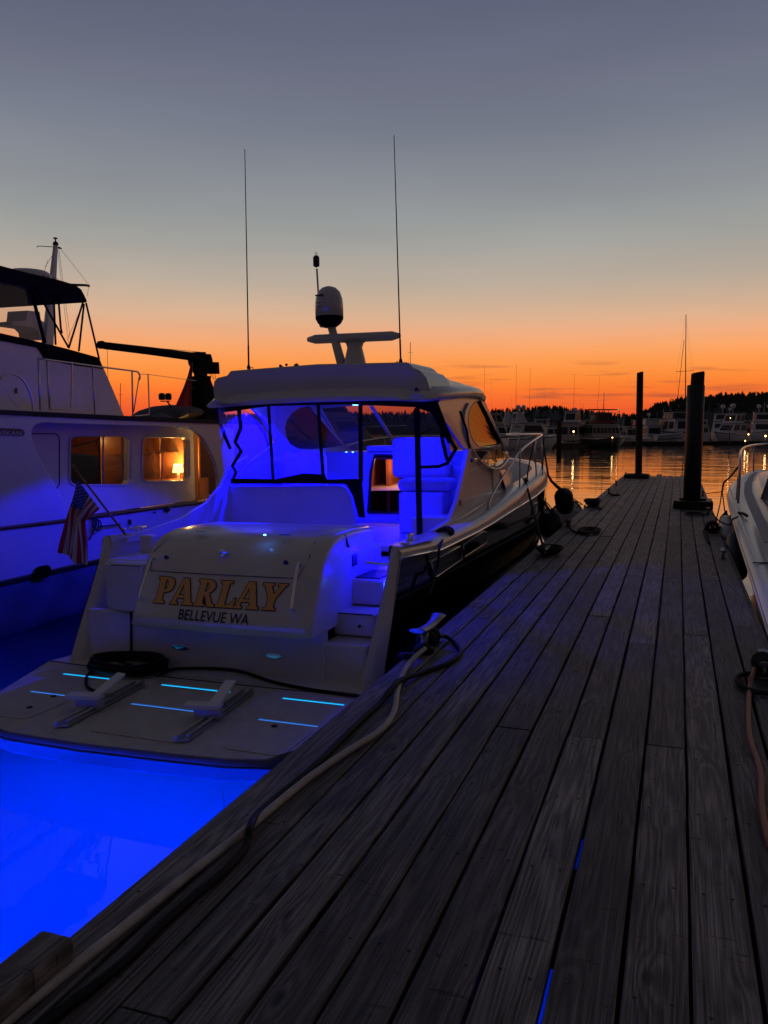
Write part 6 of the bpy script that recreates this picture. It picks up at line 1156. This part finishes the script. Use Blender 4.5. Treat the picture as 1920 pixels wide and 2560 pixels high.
# distant bare masts against the sky
for i, (x, y0, y1) in enumerate(((1027, 855, 925), (302, 958, 1040), (1229, 945, 1035), (1293, 974, 1040), (1361, 966, 1040), (1408, 1005, 1060), (1452, 1004, 1060))):
    a, b = at(x, y1 + 60, 150), at(x - 1, y0, 150); t = empty('distant_mast', a, 0, ['thin mast top behind the hardtop of the large boat', 'thin mast rising behind the trawler boat deck rail', 'thin antenna mast just right of the large boat windscreen', 'thin mast above the side-on yacht, left one', 'thin mast above the side-on yacht, right one', 'faint short mast above the houseboat', 'faint short mast above the classic cruiser'][i], 'mast')
    MB().tube([(0, 0, 0), b - a], .05 if i < 2 else .009, 5).build('pole', 'far_dark', t)
    if i < 2: MB().tube([(b - a) * .8 + Vector((-.5, 0, 0)), (b - a) * .8 + Vector((.5, 0, 0))], .02, 4).tube([b - a, (b - a) * .4 + Vector((-.6, 0, 0))], .012, 4).build('spreader', 'far_dark', t)
# dinghy hung at the stern of the broad trawler, tender by the classic cruiser
for px, py, ang, L, lb in ((1672, 1101, -82, 4.6, 'grey dinghy hung across the stern of the broad trawler'), (1474, 1106, -85, 3.8, 'low white tender alongside the classic cruiser')):
    p = W(px, py + 8, Z=WZ); t = empty('tender', (p.x, p.y, WZ + (.35 if L > 4 else 0)), facing(ang), lb, 'tender'); rows = []
    for i in range(8): f = i / 7; w = .75 * (1 - max(0, f - .5) ** 2 * 3.6); y = -L / 2 + L * f; rows.append([(w, y, .9 + .5 * f), (w * .9, y, .3 + .3 * f), (0, y, 0.1 + .3 * f), (-w * .9, y, .3 + .3 * f), (-w, y, .9 + .5 * f)])
    h = MB().loft(rows); h.f.append((0, 1, 2, 3, 4)); h.sm.append(False); h.build('hull', 'far_white', t); MB().tube([r[0] for r in rows] + [r[-1] for r in rows[::-1]], .12, 6).build('tube', 'far_white', t)
# far docks and piles
for i, (x0, x1, py, lb) in enumerate(((1225, 1580, 1128, 'far floating dock in front of the side-on yacht and houseboat'), (1560, 1800, 1112, 'far floating dock behind the two foreground pilings'), (1790, 2080, 1111, 'far floating dock under the yachts on the right'))):
    a, b = W(x0, py - (4 if i == 0 else 0), Z=WZ), W(x1, py - (14 if i == 0 else 0), Z=WZ); d = b - a; t = empty('far_dock', a, math.atan2(d.y, d.x), lb, 'dock')
    MB().box((0, 0, .05), (d.length, 2.0, .5)).build('deck', 'piling_wood', t); MB().box((0, .1, -.2), (d.length, 1.9, .04)).build('float', 'black_rubber', t)
for i, (x, yb, yt, w) in enumerate(((1397, 1126, 1050, 12), (1528, 1116, 1057, 7), (1477, 1112, 1037, 4), (1418, 1112, 1058, 6), (1755, 1106, 1050, 5))):
    p = W(x, yb, Z=WZ); D = (p - CAM).length; t = empty('far_piling', p, 0, ['thickest dark far piling, in front of the houseboat bow', 'dark far piling standing before the classic cruiser stern', 'slender far piling between houseboat and classic cruiser', 'pale short far piling next to the thickest one', 'slender far piling at the edge of the thick sleeved piling'][i], 'piling')
    top = at(x, yt, D).z - WZ; MB().lathe([(w * D / 4162, -1), (w * D / 4162, top - .1), (w * D / 5200, top)], (0, 0, 0), 10).build('post', 'piling_wood', t)
# harbour lamps
for i, (x, y, D, pw, pole, lb) in enumerate(((1434, 1079, 88, 60, 0, 'warm dock lamp glowing at the houseboat windows'), (1531, 1094, 96, 35, 0, 'small warm lamp low beside the classic cruiser'), (1545, 1024, 150, 25, 40, 'tiny light on a tall pole above the skyline dip'), (1871, 1086, 112, 40, 0, 'small warm lamp right of the rounded yacht'), (1863, 1102, 112, 45, 0, 'warm dock lamp under the bow of the rounded yacht'), (1914, 1090, 100, 90, 0, 'brightest warm dock lamp at the right edge'), (1826, 1045, 110, 18, 0, 'cabin light inside the rounded white yacht'))):
    p = at(x, y, D); t = empty('dock_lamp', p, 0, lb, 'lamp', 'warm lamps along the far docks'); r = D / 2081 * (2.4 if pw > 50 else 1.6 if pw > 20 else 1.1)
    MB().lathe([(0, -r), (r * .7, -r * .7), (r, 0), (r * .7, r * .7), (0, r)], (0, 0, 0), 10).build('globe', 'lamp_warm', t)
    MB().tube([(0, .1, -(p.z - WZ) + .4 if not pole else -8), (0, .1, -r)], .05, 5).build('post', 'far_dark', t)
    lamp('lamp_light', (0, -r * 1.6, 0), (1, .62, .25), pw * .15, .1, t)
